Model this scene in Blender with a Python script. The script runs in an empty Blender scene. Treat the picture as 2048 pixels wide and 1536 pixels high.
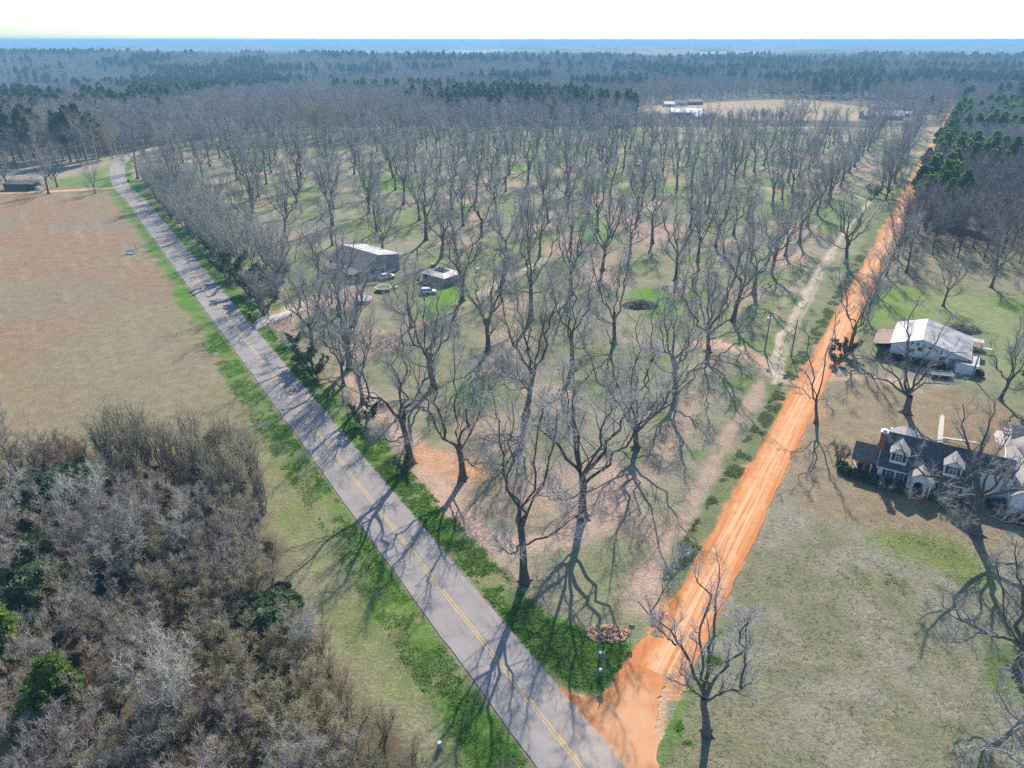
import bpy, bmesh, math, random
import numpy as np
from mathutils import Matrix, Vector
R = math.radians
random.seed(7)
scene = bpy.context.scene
COL = scene.collection

# ------------------------------------------------------------------ camera, sky, sun, exposure
CAM_H = 58.0
FPX = 1422.0                                   # focal length in pixels of the 2048 px wide photograph
PITCH = math.atan(688.0 / FPX)
cam_d = bpy.data.cameras.new('camera')
cam_d.sensor_width = 36.0
cam_d.lens = 36.0 * FPX / 2048.0
cam_d.clip_start = 0.5
cam_d.clip_end = 60000
cam = bpy.data.objects.new('camera', cam_d)
cam.location = (0, 0, CAM_H)
cam.rotation_euler = (math.pi / 2 - PITCH, 0, 0)
COL.objects.link(cam)
scene.camera = cam

SUN_EL, SUN_AZ = R(35.5), R(12.0)              # azimuth clockwise from +Y
world = bpy.data.worlds.new("World")
scene.world = world
world.use_nodes = True
wn = world.node_tree.nodes
sky = wn.new('ShaderNodeTexSky')
sky.sky_type = 'NISHITA'
sky.sun_disc = False
sky.sun_elevation = SUN_EL
sky.sun_rotation = SUN_AZ
sky.altitude = 100
sky.air_density = 1.0
sky.dust_density = 0.9
sky.ozone_density = 2.5
tint = wn.new('ShaderNodeVectorMath'); tint.operation = 'MULTIPLY'; tint.inputs[1].default_value = (0.78, 0.97, 1.10)
world.node_tree.links.new(sky.outputs[0], tint.inputs[0])
world.node_tree.links.new(tint.outputs[0], wn['Background'].inputs[0])
wn['Background'].inputs[1].default_value = 0.12
sun_d = bpy.data.lights.new('sun', 'SUN')
sun_d.energy = 5.0
sun_d.angle = R(0.55)
sun_d.color = (1.0, 0.915, 0.82)
sun = bpy.data.objects.new('sun', sun_d)
sd = Vector((math.sin(SUN_AZ) * math.cos(SUN_EL), math.cos(SUN_AZ) * math.cos(SUN_EL), math.sin(SUN_EL)))
sun.rotation_euler = sd.to_track_quat('Z', 'Y').to_euler()
sun.location = (0, 0, 200)
COL.objects.link(sun)
vs = scene.view_settings
vs.view_transform = 'Standard'
vs.look = 'None'
vs.gamma = 1
vs.exposure = 0.7
scene.cycles.max_bounces = 4
scene.cycles.diffuse_bounces = 2
scene.cycles.glossy_bounces = 2
scene.cycles.transmission_bounces = 2
scene.cycles.volume_bounces = 1
scene.cycles.use_denoising = False
scene.cycles.use_adaptive_sampling = True
scene.cycles.adaptive_threshold = 0.02

# ------------------------------------------------------------------ surveying: photo pixel -> point on the ground
_c, _s = math.cos(PITCH), math.sin(PITCH)
def G(x, y, z=0.0):
    dx, dz = (x - 1024) / FPX, -(y - 768) / FPX
    Y = _c + dz * _s
    Z = -_s + dz * _c
    t = (z - CAM_H) / Z
    return (dx * t, Y * t)
def GL(L, z=0.0):
    return [G(x, y, z) for x, y in L]
def RAY(x, y, Yw):
    """point seen at (x, y) that lies at ground distance Yw"""
    dx, dz = (x - 1024) / FPX, -(y - 768) / FPX
    Y = _c + dz * _s
    Z = -_s + dz * _c
    t = Yw / Y
    return np.array([dx * t, Yw, CAM_H + Z * t])

# ------------------------------------------------------------------ noise
def hash2(ix, iy, seed):
    h = (ix * 374761393 + iy * 668265263 + seed * 974634777) & 0xFFFFFFFF
    h = ((h ^ (h >> 13)) * 1274126177) & 0xFFFFFFFF
    return ((h ^ (h >> 16)) & 0xFFFFFF) / float(0xFFFFFF)
def vnoise(x, y, scale, seed=0):
    x = np.asarray(x, float) / scale; y = np.asarray(y, float) / scale
    ix = np.floor(x).astype(np.int64); iy = np.floor(y).astype(np.int64)
    fx = x - ix; fy = y - iy
    fx = fx * fx * (3 - 2 * fx); fy = fy * fy * (3 - 2 * fy)
    a = hash2(ix, iy, seed); b = hash2(ix + 1, iy, seed); c = hash2(ix, iy + 1, seed); d = hash2(ix + 1, iy + 1, seed)
    return (a * (1 - fx) + b * fx) * (1 - fy) + (c * (1 - fx) + d * fx) * fy
def fbm(x, y, scale, octv=4, seed=0):
    t = 0; amp = 1; tot = 0
    for k in range(octv):
        t = t + amp * vnoise(x, y, scale / 2 ** k, seed + 17 * k); tot += amp; amp *= 0.55
    return t / tot
def sstep(a, b, x):
    t = np.clip((x - a) / (b - a), 0, 1)
    return t * t * (3 - 2 * t)
def terrain(x, y):
    x = np.asarray(x, float); y = np.asarray(y, float)
    r = np.sqrt(x * x + y * y)
    h = sstep(520, 1500, r) * ((fbm(x, y, 900, 3, 5) - 0.5) * 34 - 6)
    h = h + sstep(2500, 9000, r) * ((fbm(x, y, 5200, 3, 9) - 0.5) * 34 - 4) + sstep(1500, 8000, x) * 20 + sstep(-4000, -11000, x) * 16
    return h
def tz(x, y):
    return float(terrain(x, y))

# ------------------------------------------------------------------ tags and links
def tag(o, label=None, cat=None, group=None, kind=None):
    if label: o['label'] = label
    if cat: o['category'] = cat
    if group: o['group'] = group
    if kind: o['kind'] = kind
    return o
def empty(name, loc=(0, 0, 0), rz=0.0, s=1.0):
    o = bpy.data.objects.new(name, None)
    o.empty_display_size = 0.3
    o.location = loc; o.rotation_euler = (0, 0, rz); o.scale = (s, s, s)
    COL.objects.link(o)
    return o
def link(name, me, parent=None, mat=None):
    if mat is not None and not me.materials:
        for m in (mat if isinstance(mat, (list, tuple)) else [mat]): me.materials.append(m)
    o = bpy.data.objects.new(name, me)
    COL.objects.link(o)
    if parent is not None: o.parent = parent
    return o
def copy_tree(o, parent=None):
    c = o.copy(); COL.objects.link(c); c.parent = parent
    for ch in list(o.children): copy_tree(ch, c)
    return c
def ordn(n):
    if 10 <= n % 100 <= 20: return '%dth' % n
    return '%d%s' % (n, {1: 'st', 2: 'nd', 3: 'rd'}.get(n % 10, 'th'))

def np_mesh(name, verts, faces, smooth=False):
    """verts (N,3) array; faces (M,4) or (M,3) array"""
    me = bpy.data.meshes.new(name)
    verts = np.asarray(verts, np.float32); faces = np.asarray(faces, np.int32)
    k = faces.shape[1]
    me.vertices.add(len(verts)); me.vertices.foreach_set('co', verts.ravel())
    me.loops.add(faces.size); me.loops.foreach_set('vertex_index', faces.ravel())
    me.polygons.add(len(faces))
    me.polygons.foreach_set('loop_start', np.arange(0, faces.size, k, dtype=np.int32))
    me.polygons.foreach_set('loop_total', np.full(len(faces), k, np.int32))
    if smooth: me.polygons.foreach_set('use_smooth', np.ones(len(faces), bool))
    me.update(calc_edges=True)
    return me

class MB:
    """collects boxes, slabs, tubes and polygons into one mesh"""
    def __init__(s): s.v = []; s.f = []; s.mi = []; s.m = 0
    def poly(s, pts):
        b = len(s.v); s.v += [tuple(p) for p in pts]; s.f.append(tuple(range(b, b + len(pts)))); s.mi.append(s.m); return s
    def box(s, x0, x1, y0, y1, z0, z1):
        b = len(s.v)
        s.v += [(x0, y0, z0), (x1, y0, z0), (x1, y1, z0), (x0, y1, z0), (x0, y0, z1), (x1, y0, z1), (x1, y1, z1), (x0, y1, z1)]
        for q in ((0, 3, 2, 1), (4, 5, 6, 7), (0, 1, 5, 4), (1, 2, 6, 5), (2, 3, 7, 6), (3, 0, 4, 7)):
            s.f.append(tuple(b + i for i in q)); s.mi.append(s.m)
        return s
    def prism(s, pts, d):
        """polygon pts extruded by vector d"""
        n = len(pts); b = len(s.v)
        s.v += [tuple(p) for p in pts] + [tuple(p[i] + d[i] for i in range(3)) for p in pts]
        s.f.append(tuple(range(b, b + n))[::-1]); s.mi.append(s.m)
        s.f.append(tuple(range(b + n, b + 2 * n))); s.mi.append(s.m)
        for i in range(n):
            j = (i + 1) % n
            s.f.append((b + i, b + j, b + n + j, b + n + i)); s.mi.append(s.m)
        return s
    def slab(s, pts, th=0.14):
        return s.prism(pts, (0, 0, -th))
    def tube(s, pts, r, k=8, cap=True):
        pts = [np.array(p, float) for p in pts]
        rr = r if isinstance(r, (list, tuple)) else [r] * len(pts)
        b = len(s.v)
        for i, p in enumerate(pts):
            t = pts[min(i + 1, len(pts) - 1)] - pts[max(i - 1, 0)]; t = t / (np.linalg.norm(t) + 1e-9)
            a = np.cross(t, (0.31, 0.77, 0.15) if abs(t[2]) > 0.8 else (0, 0, 1.0)); a /= np.linalg.norm(a); c = np.cross(t, a)
            for j in range(k):
                th = 2 * math.pi * j / k
                s.v.append(tuple(p + rr[i] * (a * math.cos(th) + c * math.sin(th))))
        for i in range(len(pts) - 1):
            for j in range(k):
                q = (j + 1) % k
                s.f.append((b + i * k + j, b + i * k + q, b + (i + 1) * k + q, b + (i + 1) * k + j)); s.mi.append(s.m)
        if cap:
            s.f.append(tuple(b + j for j in range(k))[::-1]); s.mi.append(s.m)
            e = b + (len(pts) - 1) * k
            s.f.append(tuple(e + j for j in range(k))); s.mi.append(s.m)
        return s
    def disc(s, c, r, n=24, z1=None, ry=None):
        ry = ry or r
        top = [(c[0] + r * math.cos(2 * math.pi * i / n), c[1] + ry * math.sin(2 * math.pi * i / n), c[2]) for i in range(n)]
        if z1 is None: return s.poly(top)
        return s.prism([(p[0], p[1], z1) for p in top], (0, 0, c[2] - z1))
    def mesh(s, name, mats, bevel=0, smooth=False):
        me = bpy.data.meshes.new(name)
        me.from_pydata(s.v, [], s.f)
        for m in (mats if isinstance(mats, (list, tuple)) else [mats]): me.materials.append(m)
        me.polygons.foreach_set('material_index', s.mi)
        bm = bmesh.new(); bm.from_mesh(me)
        bmesh.ops.recalc_face_normals(bm, faces=bm.faces)
        if bevel: bmesh.ops.bevel(bm, geom=[e for e in bm.edges], offset=bevel, segments=2, affect='EDGES', clamp_overlap=True)
        if smooth:
            for f in bm.faces: f.smooth = True
        bm.to_mesh(me); bm.free()
        me.update()
        return me
    def build(s, name, mats, parent=None, bevel=0, smooth=False):
        return link(name, s.mesh(name, mats, bevel, smooth), parent)

# ------------------------------------------------------------------ materials (all procedural)
def mat(name, c1, c2=None, scale=2.0, rough=0.85, bump=0.0, bscale=None, metal=0.0, jitter=0.0, detail=4.0, lo=0.35, hi=0.65, wave=None, spec=0.3, transl=0.0):
    m = bpy.data.materials.new(name); m.use_nodes = True
    nt = m.node_tree; N = nt.nodes; L = nt.links; P = N['Principled BSDF']
    P.inputs['Roughness'].default_value = rough
    P.inputs['Metallic'].default_value = metal
    P.inputs['Specular IOR Level'].default_value = spec
    tc = N.new('ShaderNodeTexCoord')
    c2 = c2 or tuple(v * 0.8 for v in c1)
    no = N.new('ShaderNodeTexNoise'); no.inputs['Scale'].default_value = scale; no.inputs['Detail'].default_value = detail
    L.new(tc.outputs['Object'], no.inputs['Vector'])
    mr = N.new('ShaderNodeMapRange'); mr.inputs[1].default_value = lo; mr.inputs[2].default_value = hi
    L.new(no.outputs['Fac'], mr.inputs[0])
    mx = N.new('ShaderNodeMix'); mx.data_type = 'RGBA'
    mx.inputs[6].default_value = (*c1, 1); mx.inputs[7].default_value = (*c2, 1)
    L.new(mr.outputs[0], mx.inputs[0])
    out = mx.outputs[2]
    if jitter:
        oi = N.new('ShaderNodeObjectInfo')
        m2 = N.new('ShaderNodeMapRange'); m2.inputs[3].default_value = 1 - jitter; m2.inputs[4].default_value = 1 + jitter
        L.new(oi.outputs['Random'], m2.inputs[0])
        vm = N.new('ShaderNodeVectorMath'); vm.operation = 'SCALE'
        L.new(out, vm.inputs[0]); L.new(m2.outputs[0], vm.inputs['Scale'])
        out = vm.outputs[0]
    L.new(out, P.inputs['Base Color'])
    if transl:
        tb = N.new('ShaderNodeBsdfTranslucent'); ms = N.new('ShaderNodeMixShader'); ms.inputs[0].default_value = transl
        L.new(out, tb.inputs[0]); L.new(P.outputs[0], ms.inputs[1]); L.new(tb.outputs[0], ms.inputs[2]); L.new(ms.outputs[0], N['Material Output'].inputs['Surface'])
    if wave:
        axis, wscale, wdist = wave
        wv = N.new('ShaderNodeTexWave'); wv.bands_direction = axis; wv.inputs['Scale'].default_value = wscale; wv.inputs['Distortion'].default_value = 0
        wv.wave_profile = 'SAW' if wdist > 0 else 'SIN'
        L.new(tc.outputs['Object'], wv.inputs['Vector'])
        b0 = N.new('ShaderNodeBump'); b0.inputs['Strength'].default_value = 0.8; b0.inputs['Distance'].default_value = abs(wdist)
        L.new(wv.outputs['Fac'], b0.inputs['Height']); L.new(b0.outputs[0], P.inputs['Normal'])
    elif bump:
        n2 = N.new('ShaderNodeTexNoise'); n2.inputs['Scale'].default_value = bscale or scale * 3; n2.inputs['Detail'].default_value = 6
        L.new(tc.outputs['Object'], n2.inputs['Vector'])
        b0 = N.new('ShaderNodeBump'); b0.inputs['Strength'].default_value = 0.9; b0.inputs['Distance'].default_value = bump
        L.new(n2.outputs['Fac'], b0.inputs['Height']); L.new(b0.outputs[0], P.inputs['Normal'])
    return m

M = {}
M['bark'] = mat('bark', (0.085, 0.072, 0.06), (0.16, 0.145, 0.13), 3, 0.95, 0.03, 9, jitter=0.2)
M['bark_dark'] = mat('bark_dark', (0.075, 0.062, 0.052), (0.14, 0.125, 0.11), 3, 0.95, 0.03, 9, jitter=0.2)
M['bark_pale'] = mat('bark_pale', (0.27, 0.255, 0.235), (0.38, 0.37, 0.35), 2, 0.95, 0.02, 9, jitter=0.15)
M['twig'] = mat('twig', (0.31, 0.295, 0.28), (0.47, 0.46, 0.45), 1.2, 0.9, jitter=0.2)
M['twig_mauve'] = mat('twig_mauve', (0.30, 0.245, 0.20), (0.45, 0.405, 0.355), 1.2, 0.9, jitter=0.25)
M['twig_grey'] = mat('twig_grey', (0.33, 0.315, 0.26), (0.51, 0.49, 0.43), 1.2, 0.9, jitter=0.2)
M['twig_tan'] = mat('twig_tan', (0.33, 0.28, 0.19), (0.46, 0.41, 0.29), 1.2, 0.9, jitter=0.2)
M['twig_brown'] = mat('twig_brown', (0.22, 0.15, 0.10), (0.34, 0.25, 0.18), 1.2, 0.9, jitter=0.25)
M['twig_forest'] = mat('twig_forest', (0.20, 0.175, 0.16), (0.31, 0.285, 0.27), 0.6, 0.9, jitter=0.25)
M['bud'] = mat('bud', (0.30, 0.27, 0.12), (0.42, 0.37, 0.21), 1.5, 0.9, jitter=0.2, transl=.4)
M['needle'] = mat('needle', (0.10, 0.19, 0.04), (0.21, 0.30, 0.075), 0.8, 0.8, jitter=0.3, transl=.45)
M['needle_bright'] = mat('needle_bright', (0.08, 0.15, 0.02), (0.17, 0.25, 0.04), 0.8, 0.8, jitter=0.2, transl=.45)
M['leaf_dark'] = mat('leaf_dark', (0.05, 0.085, 0.035), (0.12, 0.165, 0.075), 1.2, 0.6, jitter=0.3, transl=.35)
M['leaf_olive'] = mat('leaf_olive', (0.085, 0.10, 0.04), (0.14, 0.14, 0.07), 1.2, 0.8, jitter=0.25, transl=.3)
M['weed'] = mat('weed', (0.13, 0.27, 0.035), (0.24, 0.38, 0.09), 0.5, 0.7, transl=.5)
M['brush'] = mat('brush', (0.14, 0.115, 0.095), (0.30, 0.27, 0.235), 2.0, 0.95)
M['white'] = mat('white_paint', (0.74, 0.75, 0.76), (0.62, 0.64, 0.65), 0.7, 0.6)
M['siding'] = mat('white_siding', (0.84, 0.85, 0.86), (0.76, 0.775, 0.79), 0.5, 0.6, wave=('Z', 3.2, 0.02))
M['block'] = mat('white_block', (0.76, 0.80, 0.83), (0.60, 0.65, 0.69), 0.6, 0.8, 0.01, 8)
M['shingle'] = mat('dark_shingle', (0.055, 0.058, 0.066), (0.115, 0.112, 0.115), 2.2, 0.9, 0.012, 14, detail=8)
M['shingle_tan'] = mat('tan_shingle', (0.34, 0.315, 0.29), (0.26, 0.24, 0.225), 2.5, 0.9, 0.012, 14, detail=8)
M['shingle_brown'] = mat('brown_shingle', (0.135, 0.115, 0.105), (0.21, 0.185, 0.17), 1.2, 0.9, 0.015, 9, detail=8)
M['shutter'] = mat('navy_shutter', (0.018, 0.028, 0.06), (0.03, 0.04, 0.08), 2, 0.5)
M['glass'] = mat('window_glass', (0.045, 0.055, 0.065), (0.08, 0.09, 0.10), 1.5, 0.15, spec=0.6)
M['brick'] = mat('red_brick', (0.25, 0.085, 0.05), (0.34, 0.14, 0.09), 3, 0.9, 0.01, 20)
M['tin'] = mat('weathered_tin', (0.40, 0.40, 0.40), (0.20, 0.18, 0.165), 0.45, 0.55, wave=('X', 1.6, -0.02), metal=0.15, detail=8)
M['tin_rust'] = mat('rusty_tin', (0.22, 0.17, 0.145), (0.33, 0.17, 0.095), 0.5, 0.8, wave=('X', 1.6, -0.02), detail=8)
M['tin_white'] = mat('white_tin', (0.80, 0.80, 0.79), (0.68, 0.68, 0.67), 0.5, 0.5, wave=('X', 1.6, -0.015))
M['tan_wall'] = mat('tan_wall', (0.36, 0.33, 0.30), (0.29, 0.27, 0.245), 0.7, 0.85)
M['dark'] = mat('dark_opening', (0.012, 0.013, 0.016), (0.02, 0.02, 0.022), 2, 0.8)
M['black'] = mat('black_rubber', (0.018, 0.018, 0.018), (0.03, 0.03, 0.03), 4, 0.8)
M['navy'] = mat('navy_deck', (0.02, 0.025, 0.045), (0.045, 0.05, 0.07), 2, 0.6)
M['steel'] = mat('galvanised_steel', (0.42, 0.44, 0.45), (0.32, 0.34, 0.35), 5, 0.45, metal=0.5)
M['carpaint'] = mat('white_car_paint', (0.76, 0.78, 0.79), (0.72, 0.74, 0.75), 1, 0.25, spec=0.6)
M['wood'] = mat('weathered_wood', (0.16, 0.125, 0.095), (0.24, 0.20, 0.16), 4, 0.9, 0.01, 12)
M['lumber'] = mat('fresh_lumber', (0.55, 0.42, 0.30), (0.42, 0.31, 0.22), 3, 0.85)
M['concrete'] = mat('pale_concrete', (0.55, 0.49, 0.42), (0.44, 0.39, 0.34), 1.2, 0.9, 0.01, 6)
M['orange_lid'] = mat('orange_plastic', (0.75, 0.16, 0.03), (0.62, 0.12, 0.02), 3, 0.5)
M['bin'] = mat('dark_bin_plastic', (0.018, 0.03, 0.04), (0.03, 0.045, 0.055), 3, 0.5)
M['red'] = mat('red_paint', (0.55, 0.03, 0.04), (0.45, 0.02, 0.03), 3, 0.5)
M['blue'] = mat('blue_paint', (0.05, 0.10, 0.32), (0.04, 0.08, 0.25), 3, 0.5)
M['green_rim'] = mat('lime_pad', (0.35, 0.55, 0.22), (0.28, 0.46, 0.2), 3, 0.6)
M['grey_fabric'] = mat('grey_mat', (0.30, 0.32, 0.35), (0.22, 0.24, 0.27), 3, 0.7)
M['sign_back'] = mat('dull_aluminium', (0.22, 0.26, 0.28), (0.17, 0.2, 0.22), 3, 0.5, metal=0.3)
M['porch_tan'] = mat('porch_floor', (0.52, 0.32, 0.21), (0.44, 0.27, 0.18), 2, 0.9)
M['clay'] = mat('clay_lump', (0.50, 0.24, 0.11), (0.62, 0.42, 0.29), 1.4, 0.95, 0.1, 2.5, detail=8)
M['water'] = mat('ditch_water', (0.10, 0.12, 0.13), (0.14, 0.15, 0.16), 2, 0.05, spec=0.8)
# ------------------------------------------------------------------ the two straight roads, surveyed
def paved_x(Y): return 4.15 - (Y - 45.0) * 0.636
def dirt_x(Y): return 10.9 + (Y - 45.0) * 0.604
PAVED = [(paved_x(20), 20), (paved_x(60), 60), (paved_x(120), 120), (paved_x(200), 200), (paved_x(290), 290),
         (-170.5, 317), (-186.5, 345), (-202, 376), (-211, 402), (-214, 430), (-206, 462), (-190, 492), (-170, 520), (-150, 545)]
DIRT = [(dirt_x(50), 50), (dirt_x(120), 120), (dirt_x(240), 240), (dirt_x(400), 400), (dirt_x(560), 560), (dirt_x(760), 760)]

def seg_dist(x, y, pts):
    d = np.full(np.shape(x), 1e9)
    for (ax, ay), (bx, by) in zip(pts[:-1], pts[1:]):
        vx, vy = bx - ax, by - ay; L2 = vx * vx + vy * vy
        t = np.clip(((x - ax) * vx + (y - ay) * vy) / L2, 0, 1)
        d = np.minimum(d, np.hypot(x - ax - t * vx, y - ay - t * vy))
    return d
def inside(x, y, poly):
    r = np.zeros(np.shape(x), bool); n = len(poly)
    for i in range(n):
        x1, y1 = poly[i]; x2, y2 = poly[(i + 1) % n]
        if y1 == y2: continue
        c = ((y1 > y) != (y2 > y)) & (x < (x2 - x1) * (y - y1) / (y2 - y1) + x1)
        r ^= c
    return r
def sdist(x, y, poly):
    d = seg_dist(x, y, list(poly) + [poly[0]])
    return np.where(inside(x, y, poly), -d, d)
def side_paved(x, y):
    """signed distance from the paved road's centre, positive on the field side (left)"""
    d = seg_dist(x, y, PAVED)
    px = np.interp(y, [p[1] for p in PAVED], [p[0] for p in PAVED])
    return np.where(x < px, d, -d)
def side_dirt(x, y):
    """positive to the right of the dirt road"""
    return (x - dirt_x(y)) * 0.856

# ------------------------------------------------------------------ ground: one sheet to the horizon
def ground_mesh():
    ys = [-150, -60, 0, 18, 28, 34, 38]
    y = 40.0
    while y < 16000:
        ys.append(y); y += 0.20 + (y - 38) * 0.0042 if y < 700 else y * 0.012
    ys.append(16500)
    ys = np.array(ys)
    nu = 560
    u = np.linspace(-1, 1, nu)
    half = np.where(ys < 40, 55 + (40 - ys) * 0.5, ys * 0.80 + 23) 
    X = u[None, :] * half[:, None]; Y = np.repeat(ys[:, None], nu, 1)
    # hold the outermost columns far outside
    X[:, 0] -= 400 + ys * 0.5; X[:, -1] += 400 + ys * 0.5
    return X, Y
GX, GY = ground_mesh()
GZ = terrain(GX, GY) + (fbm(GX, GY, 3.0, 3, 2) - 0.5) * 0.10 * sstep(10, 14, np.hypot(GX - 12, GY - 49)) * sstep(3.4, 5.5, np.abs(side_paved(GX, GY))) * sstep(3.0, 4.5, np.abs(side_dirt(GX, GY)))
far_field = GL([(1290, 216), (1320, 203), (1400, 200), (1470, 195), (1560, 192), (1640, 196), (1700, 206), (1860, 228), (1850, 243), (1700, 240), (1500, 238), (1330, 224)])
drive_loc = None
def paint():
    x, y = GX, GY
    shp = x.shape
    wx = x + (fbm(x, y, 6, 3, 31) - 0.5) * 5; wy = y + (fbm(x, y, 6, 3, 37) - 0.5) * 5
    n1 = fbm(x, y, 22, 4, 1); n2 = fbm(x, y, 5, 4, 3); n3 = fbm(x, y, 55, 3, 7); n4 = fbm(x, y, 1.3, 3, 11)
    def C(*c): return np.array(c, float)
    def lerp(col, tgt, m): 
        m = np.clip(m, 0, 1)[..., None]
        return col * (1 - m) + np.asarray(tgt) * m
    dry = C(0.245, 0.222, 0.152); olive = C(0.185, 0.188, 0.10); green = C(0.115, 0.185, 0.042)
    lush = C(0.085, 0.185, 0.022); pink = C(0.39, 0.27, 0.205); orange = C(0.50, 0.215, 0.075)
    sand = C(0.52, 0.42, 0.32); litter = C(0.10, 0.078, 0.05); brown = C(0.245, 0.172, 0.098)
    col = np.ones(shp + (3,)) * dry
    col = lerp(col, olive, sstep(0.40, 0.62, n1))
    sp = side_paved(x, y); sdn = side_dirt(x, y)
    spw = side_paved(wx, wy); sdw = side_dirt(wx, wy)
    orch = (sdn < 0) & (sp < 0) & (y < 560)
    # orchard: green swards and bare pinkish ground
    col = lerp(col, C(0.19, 0.198, 0.105), orch * sstep(0.42, 0.58, n1 * 0.6 + n2 * 0.4) * 0.7)
    col = lerp(col, green, orch * sstep(0.55, 0.68, n3 * 0.5 + n2 * 0.5) * 0.75)
    col = lerp(col, green * 1.1, orch * sstep(150, 260, y) * sstep(0.42, 0.6, n1) * 0.45)
    # bare bands run across the rows
    band = np.sin((x * 0.86 - y * 0.51) / 20.6 * 2 * math.pi + (n1 - 0.5) * 5)
    col = lerp(col, pink, orch * sstep(0.50, 0.68, fbm(x, y, 14, 4, 77) * .65 + fbm(x, y, 40, 2, 78) * .35 + band * .05) * 0.8)
    # left field
    ff = (sp > 0) & (y > 30)
    field = C(0.225, 0.182, 0.122)
    fcol = lerp(np.ones(shp + (3,)) * field, C(0.27, 0.165, 0.092), sstep(0.48, 0.7, n3) * 0.75)
    fcol = lerp(fcol, C(0.23, 0.20, 0.11), sstep(0.5, 0.7, n1) * 0.6)
    streak = fbm((-x * 0.54 + y * 0.84) * 0.07, (x * 0.84 + y * 0.54) * 1.0, 1.6, 3, 51)
    fcol = lerp(fcol, C(0.33, 0.28, 0.22), sstep(0.58, 0.85, streak) * 0.3)
    fm = ff * sstep(6.2, 8.0, spw) * (1 - sstep(332, 345, y))
    col = col * (1 - fm[..., None]) + fcol * fm[..., None]
    col = lerp(col, C(0.225, 0.212, 0.125), ff * sstep(86, 80, wy + 0.15 * x) * sstep(6, 9, spw) * 0.9)
    # field turning green in front of the thicket
    col = lerp(col, C(0.215, 0.215, 0.10), ff * np.exp(-((wy - 97 - 0.05 * x) / 8.0) ** 2) * sstep(5, 9, spw) * 0.75)
    # verge bands
    vl = np.where(y < 75, 7.6, 6.6)
    m = sstep(vl + 1.6, vl - 0.6, spw) * sstep(2.9, 3.5, sp) * ff
    col = lerp(col, lush, m * (0.55 + 0.45 * sstep(0.35, 0.6, n2)))
    col = lerp(col, C(0.23, 0.235, 0.10), m * sstep(0.58, 0.75, n2 * 0.5 + n4 * 0.5) * 0.6)
    m = ff * sstep(15, 10, spw) * sstep(6.6, 8.5, spw) * sstep(125, 95, y)
    col = lerp(col, C(0.16, 0.19, 0.062), m * (.15 + .65 * sstep(.4, .62, n1 * .5 + n2 * .5)))
    rv = np.where(y < 60, 7.5, 6.3)
    m = sstep(-rv - 1.4, -rv + 1.0, spw) * sstep(-2.9, -3.5, sp) * (sdn < -1)
    col = lerp(col, lush, m * (0.6 + 0.4 * sstep(0.3, 0.6, n2)))
    wild = (np.abs(sp) > 3.4) & (np.abs(sp) < 8.5) & (y < 160)
    col = lerp(col, C(0.20, 0.195, 0.095), wild * sstep(0.50, 0.66, fbm(x, y, 2.6, 4, 88)) * 0.75)
    col = lerp(col, C(0.05, 0.10, 0.02), wild * sstep(0.56, 0.7, fbm(x, y, 1.7, 3, 89)) * 0.55)
    # strip right against the asphalt: gritty edge
    col = lerp(col, C(0.30, 0.24, 0.18), sstep(3.75, 3.35, np.abs(sp)) * 0.9 * (y < 300))
    # weeds between the dirt road and the orchard
    m = sstep(-7.0, -5.2, sdw) * sstep(-2.0, -2.7, sdn) * (y > 62) * (y < 330)
    col = lerp(col, C(0.13, 0.155, 0.06), m * 0.8)
    # corner of weeds where the roads meet
    corner = GL([(1085, 1235), (1165, 1255), (1205, 1262), (1262, 1290), (1240, 1340), (1205, 1385), (1150, 1380), (1110, 1345), (1040, 1270)])
    col = lerp(col, C(0.075, 0.165, 0.025), sstep(0.7, -0.7, sdist(wx * .3 + x * .7, wy * .3 + y * .7, corner)))
    cm_ = sstep(0.5, -0.5, sdist(x, y, corner))
    col = lerp(col, C(0.155, 0.17, 0.075), cm_ * sstep(0.50, 0.64, fbm(x, y, 1.8, 4, 90)) * 0.7)
    col = lerp(col, C(0.04, 0.085, 0.016), cm_ * sstep(0.56, 0.68, fbm(x, y, 1.2, 3, 91)) * 0.6)
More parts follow.
